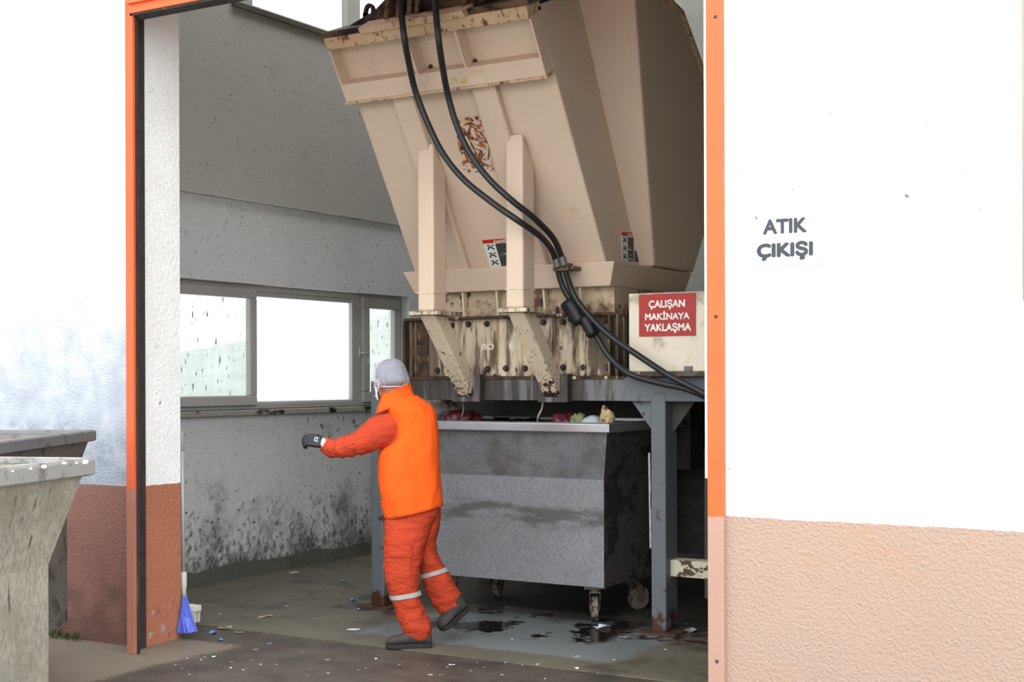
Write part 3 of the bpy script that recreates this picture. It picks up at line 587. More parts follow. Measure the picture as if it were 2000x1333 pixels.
hose([(779, -25, 6.86), (783, 20, 6.80), (790, 75, 6.79), (800, 130, 6.92), (812, 180, 7.02), (835, 240, 7.08), (865, 300, 7.12), (905, 350, 7.16), (960, 395, 7.2), (1010, 430, 7.24), (1055, 462, 7.42), (1078, 490, 7.6), (1088, 520, 7.69),
      (1094, 545, 7.72), (1104, 570, 7.74), (1122, 598, 7.76), (1143, 628, 7.76), (1165, 658, 7.78), (1190, 697, 7.79), (1228, 730, 7.77), (1285, 748, 7.76), (1340, 760, 7.76), (1400, 785, 7.76)], .0195,
     'black hydraulic hose hanging lower and further left across the hopper front', ([((1085, 505), (1090, 523), 7.66)], [(1120, 610, 1.0)]))
hose([(848, -25, 6.86), (851, 20, 6.80), (857, 80, 6.80), (866, 140, 6.94), (876, 190, 7.05), (892, 245, 7.1), (918, 300, 7.14), (955, 350, 7.18), (1000, 392, 7.24), (1045, 428, 7.38), (1080, 465, 7.56), (1096, 500, 7.67), (1102, 522, 7.69),
      (1110, 548, 7.72), (1120, 575, 7.74), (1138, 602, 7.74), (1165, 632, 7.74), (1200, 663, 7.74), (1250, 697, 7.74), (1305, 733, 7.72), (1350, 756, 7.72), (1400, 783, 7.72)], .0195,
     'black hydraulic hose hanging nearer the hopper centre across the rust patch', ([((1098, 503), (1103, 520), 7.66)], [(1150, 638, .8)]))

# ------------------------------------------------------------------ wheeled bins
def bin_(loc, rz, label, mat_b, mat_s, rimm, W=1.27, D=1.02, fo=.17):
    t = thing('waste_bin', label, 'bin', loc, rz, None)
    so = .115
    def ring(e, z, f=1., off=0.): return [(-e*so-off, -e*fo-off, z), (W+e*so+off, -e*fo-off, z), (W+e*so+off, D+e*fo*.6+off, z), (-e*so-off, D+e*fo*.6+off, z)]
    T = WM[t.name]; tw = lambda mb: mb
    levels = [(0, .25), (0, .94), (1, 1.29)]
    # front + back shell (open top, real wall thickness)
    th = .012
    a = MB(); a.loft([ring(e_, z_) for e_, z_ in levels], False); n0 = len(a.v)
    inn = [(0, .262), (0, .945), (1, 1.29)]
    a.loft([ring(e_, z_, off=-th) for e_, z_ in inn], False)
    a.add(ring(0, .25), [(0, 1, 2, 3)]); a.add(ring(0, .262, off=-th), [(0, 1, 2, 3)])
    body = obj('body', a, mat_b, t, local=True)
    if mat_s is not mat_b:
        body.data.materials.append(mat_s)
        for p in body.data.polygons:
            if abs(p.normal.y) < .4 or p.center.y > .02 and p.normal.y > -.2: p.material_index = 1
    # rolled rim
    a = MB(); ro = ring(1, 1.25, off=.016); ri2 = ring(1, 1.25, off=-.004)
    zt = 1.312
    a.loft([[Vector(v) for v in ring(1, 1.245, off=.0)], ring(1, 1.252, off=.022), ring(1, 1.302, off=.022), ring(1, zt, off=.012), ring(1, zt, off=-.012), ring(1, 1.29, off=-.014)], False)
    obj('rim', a, rimm, t, local=True, bevel=.003)
    for cx, cy, sw in ((.13, .12, .9), (W-.13, .12, .5), (.13, D-.12, .3), (W-.13, D-.12, -.4)):
        R = Matrix.Translation((cx, cy, 0)) @ Matrix.Rotation(sw, 4, 'Z')
        def tr(mb): mb.v = [R @ v for v in mb.v]; return mb
        a = MB().box(-.07, .07, -.06, .06, .225, .25); a.tube([(0, 0, .2), (0, 0, .226)], .035, 14)
        k = obj('caster', tr(a), M_caster, t, local=True)
        f = obj('fork', tr(MB().px([(-.03, .2), (.035, .2), (.075, .085), (.055, .07), (.03, .085)], -.036, -.031).px([(-.03, .2), (.035, .2), (.075, .085), (.055, .07), (.03, .085)], .031, .036).box(-.036, .036, -.035, .035, .195, .203)), M_caster, k, local=True)
        wl = obj('wheel', tr(MB().tube([(-.024, .05, .085), (-.018, .05, .085), (.018, .05, .085), (.024, .05, .085)], [.074, .085, .085, .074], 28)), M_tyre, k, local=True)
        obj('wheel_hub', tr(MB().tube([(-.03, .05, .085), (.03, .05, .085)], .035, 16)), M_caster, k, local=True)
    a = MB().box(.05, W-.05, .06, D-.06, .238, .2495)
    obj('under_rail', a, M_caster, t, local=True)
    return t, body
cb = P(1180, 1148, y=7.91)
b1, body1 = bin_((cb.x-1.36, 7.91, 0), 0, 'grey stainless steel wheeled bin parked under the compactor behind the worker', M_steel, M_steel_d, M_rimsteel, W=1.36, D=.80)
def camw(L_, D_): return fwd*D_ + rgt*L_
for px_, D_, th_, lab, mm in ((93, 4.9, 108.4, 'mud-stained steel waste bin nearest the camera, cut off by the left edge', M_steel_b), (130, 7.7, 121., 'steel waste bin against the left wall, mostly hidden behind a nearer bin', mat('dull_bin_steel', lin(112, 108, 102), .6, .3, var=.2, layers=[dict(c=lin(60, 54, 50), s=7., lo=.5, hi=.65, a=.8)]))):
    c_ = camw((px_-1000)/F*D_, D_); an = math.radians(th_); o_ = c_ - Vector((math.cos(an), math.sin(an), 0))*1.27
    bin_((o_.x, o_.y, 0), an, lab, mm, mm, mat('dull_rim_steel', lin(150, 150, 146), .45, .4, layers=[dict(c=lin(96, 92, 84), s=14., lo=.5, hi=.65, a=.7)]) if D_ < 6 else mat('bluish_rim_steel', lin(118, 120, 122), .5, .3, layers=[dict(c=lin(76, 74, 72), s=12., lo=.5, hi=.65, a=.7)]), fo=.085 if D_ < 6 else .1)
M_foam = flat('foam_white', 226, 222, 218, .8)
for i, (a_, b_, r_) in enumerate(((85, 912, .009), (60, 916, .005), (125, 905, .007), (168, 903, .010), (25, 921, .004), (150, 905, .005))):
    c_ = P(a_, b_, z=1.318); mb = MB().ell((0, 0, 0), (r_, r_, r_*.7), 14, 8); mb.v = [c_+v*(1+.5*noise.noise(v*90+Vector((i*3., 0, 0)))) for v in mb.v]
    tag(obj('foam_scrap', mb, M_foam, smooth=True), ('white foam scrap near the middle of the nearest bin rim, second largest there', 'tiny foam fleck on the bin rim just left of the middle scrap', 'foam scrap on the bin rim between the middle and the right corner', 'largest white foam scrap, at the right corner of the nearest bin rim', 'tiny foam fleck on the bin rim nearest the left photo edge', 'tiny foam fleck just left of the largest foam scrap on the bin rim')[i], 'litter', 'white foam scraps on the rim of the nearest bin')
# rubbish inside the parked bin
def blob(name, c, r, m_, label, cat, seed, amp=.35, group=None, n=26):
    a = MB().ell((0, 0, 0), r, 44, 30)
    a.v = [Vector(c) + v*(1+amp*noise.noise(v*16 + Vector((seed, 0, 0)))+amp*.45*noise.noise(v*48 + Vector((seed, 4, 0)))) for v in a.v]
    o = obj(name, a, m_, smooth=True); return tag(o, label, cat, group)
M_bagr = flat('bag_red', 86, 32, 38, .45); M_bagk = flat('bag_black', 30, 30, 32, .35); M_bagy = flat('bag_buff', 176, 150, 110, .6, layers=[dict(c=lin(90, 50, 34), s=22., lo=.5, hi=.6)])
q = P(1105, 818, y=8.0); blob('garbage_bag', q+Vector((0, 0, -.06)), (.13, .12, .09), M_bagr, 'crumpled red plastic bag in the parked bin below the second brace', 'bag', 3)
q = P(1128, 814, y=7.95); blob('cabbage_leaf', q+Vector((0, 0, -.02)), (.05, .05, .05), flat('leaf_green', 120, 124, 84), 'small green scrap beside the red bag in the bin', 'food scrap', 8, .7)
q = P(1158, 822, y=7.95); a = MB().ell(q+Vector((0, 0, -.045)), (.085, .085, .08), 28, 14)
tag(obj('plastic_bowl', a, mat('cloudy_plastic', lin(176, 186, 188), .3, var=.1, layers=[dict(c=lin(90, 94, 92), s=26., lo=.55, hi=.62)]), smooth=True), 'cloudy upturned plastic bowl in the parked bin', 'bowl')
q = P(1186, 812, y=7.92); t2 = blob('food_carton', q+Vector((0, 0, -.04)), (.045, .04, .1), M_bagy, 'torn buff carton standing in the right corner of the parked bin', 'carton', 12, .5)
q = P(900, 815, y=8.1); blob('garbage_bag', q+Vector((0, 0, -.08)), (.16, .12, .12), M_bagr, 'dark red plastic bag in the parked bin beside the worker shoulder', 'bag', 21)
q = P(868, 795, y=8.3); blob('garbage_bag', q+Vector((0, 0, -.03)), (.1, .1, .07), flat('bag_grey', 150, 140, 136, .5), 'small pale crumpled bag behind the worker shoulder', 'bag', 33, .6)
q = P(1000, 850, y=8.45); blob('garbage_bag', q+Vector((0, 0, -.1)), (.5, .3, .2), M_bagk, 'black rubbish bag filling the middle of the parked bin', 'bag', 41, .3)
a = MB().tube(smoothpath([P(1061, 785, y=7.93), P(1058, 800, y=7.95), P(1051, 815, y=7.95), P(1050, 830, y=8.0)]), .007)
tag(obj('hanging_strap', a, flat('strap_beige', 168, 160, 138)), 'short beige strap hanging from the right brace into the bin', 'strap')
a = MB().tube(smoothpath([P(903, 785, y=7.93), P(905, 800, y=7.95), P(902, 815, y=7.97)]), .005)
tag(obj('hanging_strap', a, flat('strap_grey', 138, 136, 128)), 'thin grey strap hanging from the left brace into the bin', 'strap')

# ------------------------------------------------------------------ broom and dustpan by the jamb
bx = P(357, 1180, z=.2); b0 = Vector((bx.x, bx.y, 0))
yB = b0.y; pp = lambda a_, b_, dy=0.: P(a_, b_, y=yB+dy)   # broom plane
t = thing('broom', 'long-handled broom with grey pole and white head leaning by the jamb', 'broom', (b0.x, b0.y, 0))
top = pp(354.5, 842); bot = pp(359, 1168)
at = lambda f: top.lerp(bot, f)
obj('pole', MB().tube([at(.08), at(.86)], .0115, 14), mat('grey_metal_pole', lin(176, 176, 174), .4, .1, var=.05), t, smooth=True)
obj('grip', MB().tube([at(0), at(.005), at(.115), at(.12)], [.009, .0145, .0145, .012], 14), flat('grip_grey', 158, 158, 152, .5), t, smooth=True)
obj('socket', MB().tube([at(.845), at(.85), at(.93), at(.95), bot], [.015, .021, .021, .016, .018], 14), flat('socket_white', 190, 188, 180, .5), t, smooth=True)
h0 = pp(358, 1166); 
a = MB().tube(smoothpath([h0, pp(361, 1175), pp(368, 1183), pp(378, 1186)]), .012, 10); a.box(pp(362, 1185).x, pp(387, 1185).x, yB-.03, yB+.03, pp(362, 1192).z, pp(362, 1181).z)
obj('head', a, flat('broom_head_white', 196, 192, 180, .5), t, bevel=.003)
a = MB(); x0, x1 = pp(364, 1190).x, pp(386, 1190).x; z0, z1 = pp(370, 1215).z, pp(370, 1192).z
for i in range(9):
    for j in range(4):
        x_ = x0+(x1-x0)*(i+.5)/9; y_ = yB-.024+.016*j; a.tube([(x_, y_, z1), (x_+random.uniform(-.004, .004), y_+random.uniform(-.004, .004), max(z0, .001)+random.uniform(0, .006))], [.004, .0055], 6)
obj('bristles', a, flat('bristle_grey', 176, 172, 160, .8), t)
t = thing('dustpan', 'blue plastic dustpan standing behind the broom at the foot of the jamb', 'dustpan', (b0.x-.02, b0.y-.05, 0))
# standing pan: wide open mouth down, narrow back up
q = [pp(357, 1165, -.06), pp(363, 1166, -.05), pp(372, 1200, -.04), pp(384, 1234, -.03), pp(366, 1238, -.09), pp(345, 1238, -.09), pp(350, 1200, -.08)]
q = [Vector((v.x, v.y, max(v.z, 0.002))) for v in q]
M_blue = flat('dustpan_blue', 88, 104, 200, .45, var=.06)
obj('pan', MB().hull(q, [v+Vector((.0, .012, 0)) for v in q]), M_blue, t, bevel=.003)
a = MB().tube([q[0]+Vector((.004, 0, -.01)), pp(356, 1205, -.085), pp(361, 1237, -.1)], [.006, .007, .008], 8); obj('rib', a, M_blue, t)
a = MB().tube([q[1], q[2], q[3]], .006, 8); obj('side_edge', a, M_blue, t)

# ------------------------------------------------------------------ litter
def scrap(name, px_, py_, r, m_, label, cat, seed, group=None, stretch=1., curl=.25, zb=None, rot=None):
    z0 = 0. ; p = P(px_, py_, z=0)
    if p.y < 6.68: z0 = -.006; p = P(px_, py_, z=z0)
    n = 9; rr = random.Random(seed); rot = rr.uniform(0, 3) if rot is None else rot
    ring = []; 
    for k in range(n):
        q = k*math.tau/n; rad = r*rr.uniform(.6, 1.15); v = Vector((math.cos(q)*rad*stretch, math.sin(q)*rad, r*curl*rr.uniform(0, 1)+.0015))
        ring.append(Matrix.Rotation(rot, 3, 'Z') @ v)
    c_ = Vector((0, 0, .001)); a = MB()
    a.add([v+Vector(p)+Vector((0, 0, 0)) for v in ring]+[Vector(p)+c_], [(k, (k+1) % n, n) for k in range(n)])
    a.add([v+Vector(p)-Vector((0, 0, .0012)) for v in ring]+[Vector(p)], [((k+1) % n, k, n) for k in range(n)])
    a.add([v+Vector(p) for v in ring]+[v+Vector(p)-Vector((0, 0, .0012)) for v in ring], [(k, (k+1) % n, n+(k+1) % n, n+k) for k in range(n)])
    return tag(obj(name, a, m_), label, cat, group)
W_ = flat('paper_white', 214, 216, 224, .7); Bl = flat('scrap_blue', 90, 140, 190, .5); Bu = flat('scrap_buff', 168, 156, 134, .8); Gy = flat('scrap_grey', 150, 150, 144, .8); Rd = flat('scrap_red', 110, 44, 44, .7)
scrap('paper_scrap', 1178, 1227, .045, W_, 'folded white paper on the floor below the caster of the parked bin', 'paper', 1, stretch=1.4, curl=.5, rot=.3)
scrap('paper_scrap', 440, 1229, .05, Bu, 'buff crumpled scrap on the dark ground right of the dustpan', 'litter', 2, stretch=1.3)
scrap('paper_scrap', 466, 1237, .03, Gy, 'grey paper scrap right of the buff scrap on the dark ground', 'litter', 3)
scrap('plastic_scrap', 416, 1239, .032, Bl, 'blue plastic scrap on the dark ground just right of the dustpan', 'litter', 4, curl=.6)
scrap('plastic_scrap', 431, 1252, .02, Bl, 'tiny blue scrap in front of the other blue scrap', 'litter', 5, curl=.6)
scrap('plastic_scrap', 526, 1259, .018, Bl, 'tiny blue scrap alone on the dark ground left of the worker', 'litter', 6)
scrap('paper_scrap', 689, 1231, .045, W_, 'flat white scrap on the concrete left of the worker boots', 'litter', 7, stretch=1.4, curl=.1, rot=.5)
scrap('paper_scrap', 575, 1120, .045, Gy, 'pale grey scrap near the foot of the mouldy wall', 'litter', 8, stretch=1.2)
scrap('paper_scrap', 672, 1137, .04, Bl, 'bluish scrap on the concrete beyond the left machine leg', 'litter', 9)
scrap('plastic_scrap', 691, 1175, .03, Bl, 'blue plastic scrap beside the rusty foot of the left machine leg', 'litter', 10, curl=.7)
scrap('paper_scrap', 517, 1206, .035, Bu, 'buff scrap in the middle of the pale concrete floor', 'litter', 11, stretch=1.5)
scrap('paper_scrap', 1124, 1284, .03, Gy, 'grey scrap on the wet floor left of the right machine leg', 'litter', 12)
scrap('paper_scrap', 1217, 1246, .03, Gy, 'pale scrap between the caster and the right machine leg', 'litter', 13, stretch=1.4)
scrap('paper_scrap', 1350, 1236, .045, Gy, 'grey crumpled scrap right of the foot of the right machine leg', 'litter', 14, curl=.8)
scrap('paper_scrap', 1126, 1307, .02, W_, 'tiny white scrap at the front edge of the concrete slab', 'litter', 15)
scrap('plastic_scrap', 1077, 1199, .025, Rd, 'small red scrap on the wet floor beneath the parked bin', 'litter', 16)
pts = [(400, 1285), (418, 1284), (370, 1319), (540, 1300), (590, 1275), (453, 1294), (640, 1290), (700, 1310), (735, 1288), (600, 1320), (640, 1316), (880, 1300), (920, 1312), (945, 1305), (840, 1320), (560, 1242), (500, 1270), (980, 1320), (1020, 1300), (450, 1262), (475, 1310), (780, 1300)]
for i, (a_, b_) in enumerate(pts): scrap('litter_crumb', a_, b_, random.uniform(.006, .016), random.choice([W_, Gy, Bu, Gy]), 'tiny pale crumb of litter on the dark ground outside the concrete slab', 'litter', 40+i, 'crumbs of litter on the dark ground')
pts = [(660, 1165), (640, 1150), (700, 1190), (470, 1180), (560, 1185), (620, 1210), (430, 1200), (1000, 1250), (1060, 1240), (1200, 1290), (1300, 1270), (1340, 1220)]
for i, (a_, b_) in enumerate(pts): scrap('litter_crumb', a_, b_, random.uniform(.007, .014), random.choice([W_, Gy, Bu]), 'tiny pale crumb of litter on the concrete slab indoors', 'litter', 80+i, 'crumbs of litter on the concrete slab')
rg2 = random.Random(11)
for i in range(26):
    a_ = rg2.uniform(330, 1180); b_ = rg2.uniform(1280, 1328)
    scrap('litter_crumb', a_, b_, rg2.uniform(.004, .010), rg2.choice([W_, Gy, Bu, Bu]), 'tiny pale crumb of litter on the dark ground outside the concrete slab', 'litter', 200+i, 'crumbs of litter on the dark ground')
# weeds at the foot of the left wall
for i, (px_, lab) in enumerate(((110, 'small weed growing at the wall foot right beside the hidden bin'), (140, 'small weed at the wall foot nearer the orange frame'))):
    c_ = P(px_, 1247, y=YF-.03); c_.z = -.006; a = MB()
    for k in range(26):
        q = random.uniform(0, 6.28); l = random.uniform(.03, .08); b_ = c_+Vector((random.uniform(-.06, .06), random.uniform(-.03, .01), 0)); tip = b_+Vector((math.cos(q)*l*.6, -abs(math.sin(q))*l*.5, l)); s2 = Vector((math.sin(q), math.cos(q), 0))*.008
        mm = b_.lerp(tip, .6); a.add([b_, mm+s2, tip, mm-s2], [(0, 1, 2, 3)])
    tag(obj('weed', a, flat('weed_green', 62, 82, 44)), lab, 'weed')

# ------------------------------------------------------------------ the worker
K = 8.33/F
pc = fwd*8.33 + rgt*((800-1000)*K)
t = thing('person', 'worker in hairnet, orange vest and red-orange overalls walking left, arm held out', 'person', (pc.x, pc.y, 0), YAW)
def U(px_, py_=740): return (px_-800)*K - (py_-740)*math.sin(ROLL)*K
def Z(py_): return CAMZ-(py_-HOR)*K
def L3(px_, py_, w_=0.): return Vector((U(px_, py_), w_, Z(py_)))
def ring2(pl_, pr, py_, cw, b_, tilt=0., n=28, ex=2.3, yawr=0.):
    """horizontal ring between photo columns pl_ and pr at row py_ ; cw depth centre, b_ half depth"""
    cx = (U(pl_, py_)+U(pr, py_))/2; ax = (U(pr, py_)-U(pl_, py_))/2; z = Z(py_); out = []
    for k in range(n):
        q = k*math.tau/n; c_, s_ = math.cos(q), math.sin(q)
        uu = ax*math.copysign(abs(c_)**(2/ex), c_); ww = b_*math.copysign(abs(s_)**(2/ex), s_)
        out.append(Vector((cx+uu, cw+ww+yawr*uu, z+tilt*uu)))
    return out
def wrinkle(mb, amp, sc=12., seed=0., stretch=(1, 1, 1)):
    cs = sum(mb.v, Vector())/len(mb.v)
    for v in mb.v:
        p = Vector((v.x*stretch[0], v.y*stretch[1], v.z*stretch[2]))*sc + Vector((seed, 0, 0))
        v += Vector((noise.noise(p), noise.noise(p+Vector((7, 1, 3))), .5*noise.noise(p+Vector((2, 9, 4)))))*amp
    return mb
def cloth(n_, r, g, b, bp=((9., 9., 15.), .55, .03, 2.5), **k): return mat(n_, lin(r, g, b), .9, var=.06, vs=10., bump=bp, spec=.15, **k)
M_vest = cloth('hi_vis_orange_vest', 240, 92, 28, bp=((7., 7., 4.), .8, .04, 2.5)); M_over = cloth('red_orange_overall', 178, 64, 40, bp=((13., 13., 24.), .6, .035, 3.), layers=[dict(c=lin(150, 60, 30), s=6., lo=.62, hi=.85, a=.5)])
M_refl = mat('reflective_band', lin(190, 190, 192), .4, .3, var=.05); M_boot = mat('dusty_boot', lin(58, 54, 50), .8, var=.25, vs=14.)
M_skin = mat('skin', lin(150, 98, 74), .5, var=.06, vs=20.)
M_glove = mat('black_glove', lin(34, 36, 42), .5, var=.2, vs=16.)
# body: head, neck, trunk, limbs, hands fused into one surface
def cap(mb, a_, b_, r0, r1, n=14):
    a_, b_ = Vector(a_), Vector(b_); d = (b_-a_).normalized()
    mb.tube([a_-d*r0*.8, a_-d*r0*.5, a_, b_, b_+d*r1*.5, b_+d*r1*.8], [r0*.45, r0*.85, r0, r1, r1*.85, r1*.45], n)
fd = Vector((-.56, .8, -.2)).normalized()                  # where the face looks
sidev = Vector((0, 0, 1)).cross(fd).normalized(); upf = fd.cross(sidev).normalized()
if upf.z < 0: upf = -upf
Rh = Matrix((fd, sidev, upf)).transposed()
hc = L3(760, 744, -.0)
body = MB()
def hl(x, y, z): return hc + Rh @ Vector((x, y, z))
body.ell(hc + Rh @ Vector((-.005, 0, .015)), (.098, .078, .105), 24, 16, Rh)
body.ell(hl(.03, 0, -.055), (.062, .058, .065), 20, 12, Rh)
body.ell(hl(.105, 0, -.02), (.02, .014, .028), 12, 8, Rh)      # nose
body.ell(hl(.092, 0, .02), (.014, .05, .014), 12, 8, Rh)       # brow
body.ell(hl(.082, 0, -.062), (.018, .026, .012), 12, 8, Rh)    # mouth
body.ell(hl(.07, 0, -.1), (.026, .026, .02), 12, 8, Rh)        # chin
for s_ in (-1, 1): body.ell(hl(-.005, s_*.08, -.01), (.02, .01, .032), 10, 8, Rh)
nk = L3(782, 792, .01)
cap(body, hl(-.025, 0, -.06), nk, .055, .06)
shL, shR = L3(766, 830, -.06), L3(822, 824, .07); hipL, hipR = L3(792, 1010, -.06), L3(828, 1000, .05)
cap(body, nk, L3(800, 840, 0), .07, .12); cap(body, L3(798, 850, 0), L3(805, 950, 0), .12, .115); cap(body, L3(805, 940, 0), L3(808, 985, 0), .11, .11)
cap(body, shL, shR, .06, .06)
elL, wrL = L3(699, 868, -.12), L3(637, 863, -.12)
elR, wrR = L3(822, 900, .19), L3(790, 900, .33)
cap(body, shL, elL, .05, .04); cap(body, elL, wrL, .030, .024); cap(body, shR, elR, .05, .04); cap(body, elR, wrR, .038, .026)
knL, anL = L3(787, 1112, -.10), L3(815, 1228, -.06); knR, anR = L3(838, 1092, .08), L3(882, 1188, .12)
for h_, k_, a_ in ((hipL, knL, anL), (hipR, knR, anR)): cap(body, h_, k_, .058, .044); cap(body, k_, a_, .045, .034)
def hand(mb, w_, d, palmn, k_=1., glove=0., curl=.5):
    """palm plus five bent fingers; d = along the hand, palmn = out of the palm"""
    d = Vector(d).normalized(); pn = Vector(palmn).normalized(); s_ = d.cross(pn).normalized()
    g_ = glove
    cap(mb, w_, w_+d*.02, .024+g_, .026+g_)
    for i in range(4): cap(mb, w_+d*.01+s_*(.012*(i-1.5)), w_+d*.075+s_*(.019*(i-1.5)), .014+g_, .012+g_, 10)
    ln = (.062, .072, .068, .052)
    for i in range(4):
        b_ = w_+d*.078+s_*(.0195*(i-1.5)); c_ = curl*(1+.18*i); l = ln[i]*k_
        p1 = b_+(d*math.cos(c_*.7)+pn*math.sin(c_*.7)+s_*(.06*(i-1.5)))*l*.45; p2 = p1+(d*math.cos(c_*1.7)+pn*math.sin(c_*1.7))*l*.32; p3 = p2+(d*math.cos(c_*2.4)+pn*math.sin(c_*2.4))*l*.26
        for (q0, q1, r0, r1) in ((b_, p1, .0095, .009), (p1, p2, .009, .0082), (p2, p3, .0082, .007)): cap(mb, q0, q1, r0+g_, r1+g_, 10)
    tb = w_+d*.02-s_*.026; t1 = tb+(d*.62-s_*.6+pn*.4).normalized()*.035; t2 = t1+(d*.85-s_*.15+pn*.5).normalized()*.028
    cap(mb, tb, t1, .012+g_, .010+g_, 10); cap(mb, t1, t2, .010+g_, .008+g_, 10)
hdir = Vector((-.93, -.02, .22)); PNL = (-.15, .78, -.6)
hand(body, wrL, hdir, PNL, .92, 0, .5); hand(body, wrR, (-.8, .3, -.5), (-.3, .3, -.8))
bo = obj('body', body, M_skin, t, local=True, smooth=True)
rm = bo.modifiers.new('r', 'REMESH'); rm.mode = 'VOXEL'; rm.voxel_size = .006; rm.use_smooth_shade = True
sm = bo.modifiers.new('sm', 'SMOOTH'); sm.iterations = 4
for w0, d_, pn_, lab in ((wrL, hdir, PNL, 'black left glove with pale marking'), (wrR, (-.8, .3, -.5), (-.3, .3, -.8), None)):
    gm = MB(); hand(gm, w0, d_, pn_, .97, .0045, .5); go = obj('glove', gm, M_glove, t, local=True, smooth=True)
    if lab: go['label'] = lab
    rm = go.modifiers.new('r', 'REMESH'); rm.mode = 'VOXEL'; rm.voxel_size = .0028; rm.use_smooth_shade = True
    sm = go.modifiers.new('sm', 'SMOOTH'); sm.iterations = 3
    if lab:
        # pale printed mark on the back of the hand
        hd = hdir.normalized(); pn = Vector(PNL).normalized(); sv = hd.cross(pn).normalized()
        c_ = w0 + hd*.042 - pn*.019
        a = MB()
        for u0, v0, u1, v1 in ((-.02, -.014, -.014, .014), (-.02, .010, .012, .015), (-.02, -.015, .012, -.010), (.008, -.014, .013, .014), (-.006, -.006, 0, .006)):
            a.hull([c_+hd*u0+sv*v0, c_+hd*u1+sv*v0, c_+hd*u1+sv*v1, c_+hd*u0+sv*v1], [c_+hd*u0+sv*v0-pn*.004, c_+hd*u1+sv*v0-pn*.004, c_+hd*u1+sv*v1-pn*.004, c_+hd*u0+sv*v1-pn*.004])
        obj('glove_mark', a, flat('glove_print', 186, 196, 204), go, local=True)
    dd = Vector(d_).normalized(); obj('glove_cuff', MB().tube([w0-dd*.02, w0-dd*.015, w0+dd*.004, w0+dd*.012], [.030, .033, .033, .031], 18), flat('knit_cuff', 196, 190, 176, .9), go, local=True, smooth=True)
# shirt sleeves
def sleeve(path, name='shirt'):
    pp = smoothpath([p for p, r in path], 5); rr_ = []
    rs = [r for p, r in path]
    for i in range(len(rs)-1):
        for j in range(5): rr_.append(rs[i]+(rs[i+1]-rs[i])*j/5)
    rr_.append(rs[-1])
    a = MB().tube(pp, rr_, 22); 
    for v in a.v: fw = max(.5, min(1.6, (-.05-v.x)*5)); v += fw*(Vector((0, 0, .011*noise.noise(Vector((v.x*34, v.y*8, v.z*12)))+.004*noise.noise(v*55)))+Vector((.005*noise.noise(v*30), .012*noise.noise(Vector((v.x*38+9, v.y*9, v.z*14))), 0)))
    return a
a = sleeve([(L3(792, 820, .0), .07), (L3(765, 834, -.03), .098), (L3(738, 846, -.06), .100), (L3(716, 859, -.09), .083), (L3(694, 867, -.11), .068), (L3(674, 872, -.12), .064), (L3(658, 873, -.125), .060), (L3(647, 870, -.125), .050), (L3(641, 868, -.12), .038), (L3(635, 866, -.12), .036)])
b_ = sleeve([(L3(810, 815, .03), .06), (L3(828, 828, .09), .07), (L3(827, 860, .14), .066), (L3(818, 898, .20), .06), (L3(805, 903, .27), .055), (L3(795, 900, .33), .04)])
o_ = len(a.v); a.add(b_.v, b_.f)
# shirt trunk under the vest
a.loft([ring2(760, 845, 800, .0, .11), ring2(750, 848, 850, 0, .125), ring2(750, 852, 930, 0, .13), ring2(762, 856, 1000, 0, .12)])
obj('shirt', a, M_over, t, local=True, smooth=True)
# trousers
def leg(rows, seat):
    a = MB().loft([ring2(*r) for r in rows]); return a
tl = MB().loft([ring2(r[0], r[1], r[2], r[3], r[4]) for r in
    [(756, 858, 968, .0, .145), (754, 860, 1000, .0, .15), (752, 846, 1022, -.02, .14), (751, 838, 1046, -.05, .12), (751, 829, 1080, -.07, .105), (751, 823, 1105, -.085, .095), (755, 820, 1130, -.09, .088), (761, 820, 1150, -.085, .083), (769, 826, 1175, -.08, .08), (777, 836, 1200, -.075, .078), (786, 845, 1220, -.07, .08), (791, 845, 1236, -.065, .078), (793, 842, 1244, -.06, .07)]])
tr_ = MB().loft([ring2(*r) for r in
    [(790, 860, 985, .05, .11), (795, 861, 1010, .05, .12), (800, 858, 1035, .055, .11), (805, 850, 1062, .06, .1), (812, 852, 1082, .065, .09), (817, 863, 1105, .07, .086, .1), (822, 876, 1130, .08, .08, .25), (832, 887, 1155, .095, .076, .35), (843, 897, 1176, .11, .074, .45), (856, 904, 1192, .12, .07, .5), (866, 900, 1199, .125, .06, .5)]])
tl.add(tr_.v, tr_.f)
def legfold(vs):
    for v in vs:
        lowf = max(0, min(1, (.35-v.z)/.3)); v += Vector((.006*noise.noise(Vector((v.x*10, v.y*10, v.z*26)))+.004*noise.noise(v*40), .008*noise.noise(v*20), 0))*(1+1.3*lowf)
tl2 = MB(); rows_ = []
for o0, cnt in ((0, 13), (13*28, 11)):                   # resample the rings so the folds have somewhere to sit
    rg_ = [tl.v[o0+28*k_:o0+28*k_+28] for k_ in range(cnt)]; out_ = []
    for k_ in range(cnt-1):
        for q_ in range(5): out_.append([a_.lerp(b2_, q_/5) for a_, b2_ in zip(rg_[k_], rg_[k_+1])])
    out_.append(rg_[-1]); tl2.loft(out_)
tl = tl2; legfold(tl.v)
tro = obj('trousers', tl, M_over, t, local=True, smooth=True)
def band(rows):
    return MB().loft([ring2(*r) for r in rows], False)
for rows in ([(758, 824, 1146.5, -.086, .089), (760.5, 825, 1153.5, -.084, .088)],):
    c1_ = ring2(761.5, 823.5, 1153, -.086, .088, .15); c2_ = ring2(764.5, 825.5, 1162, -.084, .087, .15)
    legfold(c1_); legfold(c2_); obj('reflective_strip', MB().loft([c1_, c2_], False), M_refl, tro, local=True, smooth=True)
c1_ = ring2(818.5, 869.5, 1117, .074, .086, .28); c2_ = ring2(820.5, 873.5, 1125, .079, .085, .28)
legfold(c1_); legfold(c2_); obj('reflective_strip', MB().loft([c1_, c2_], False), M_refl, tro, local=True, smooth=True)
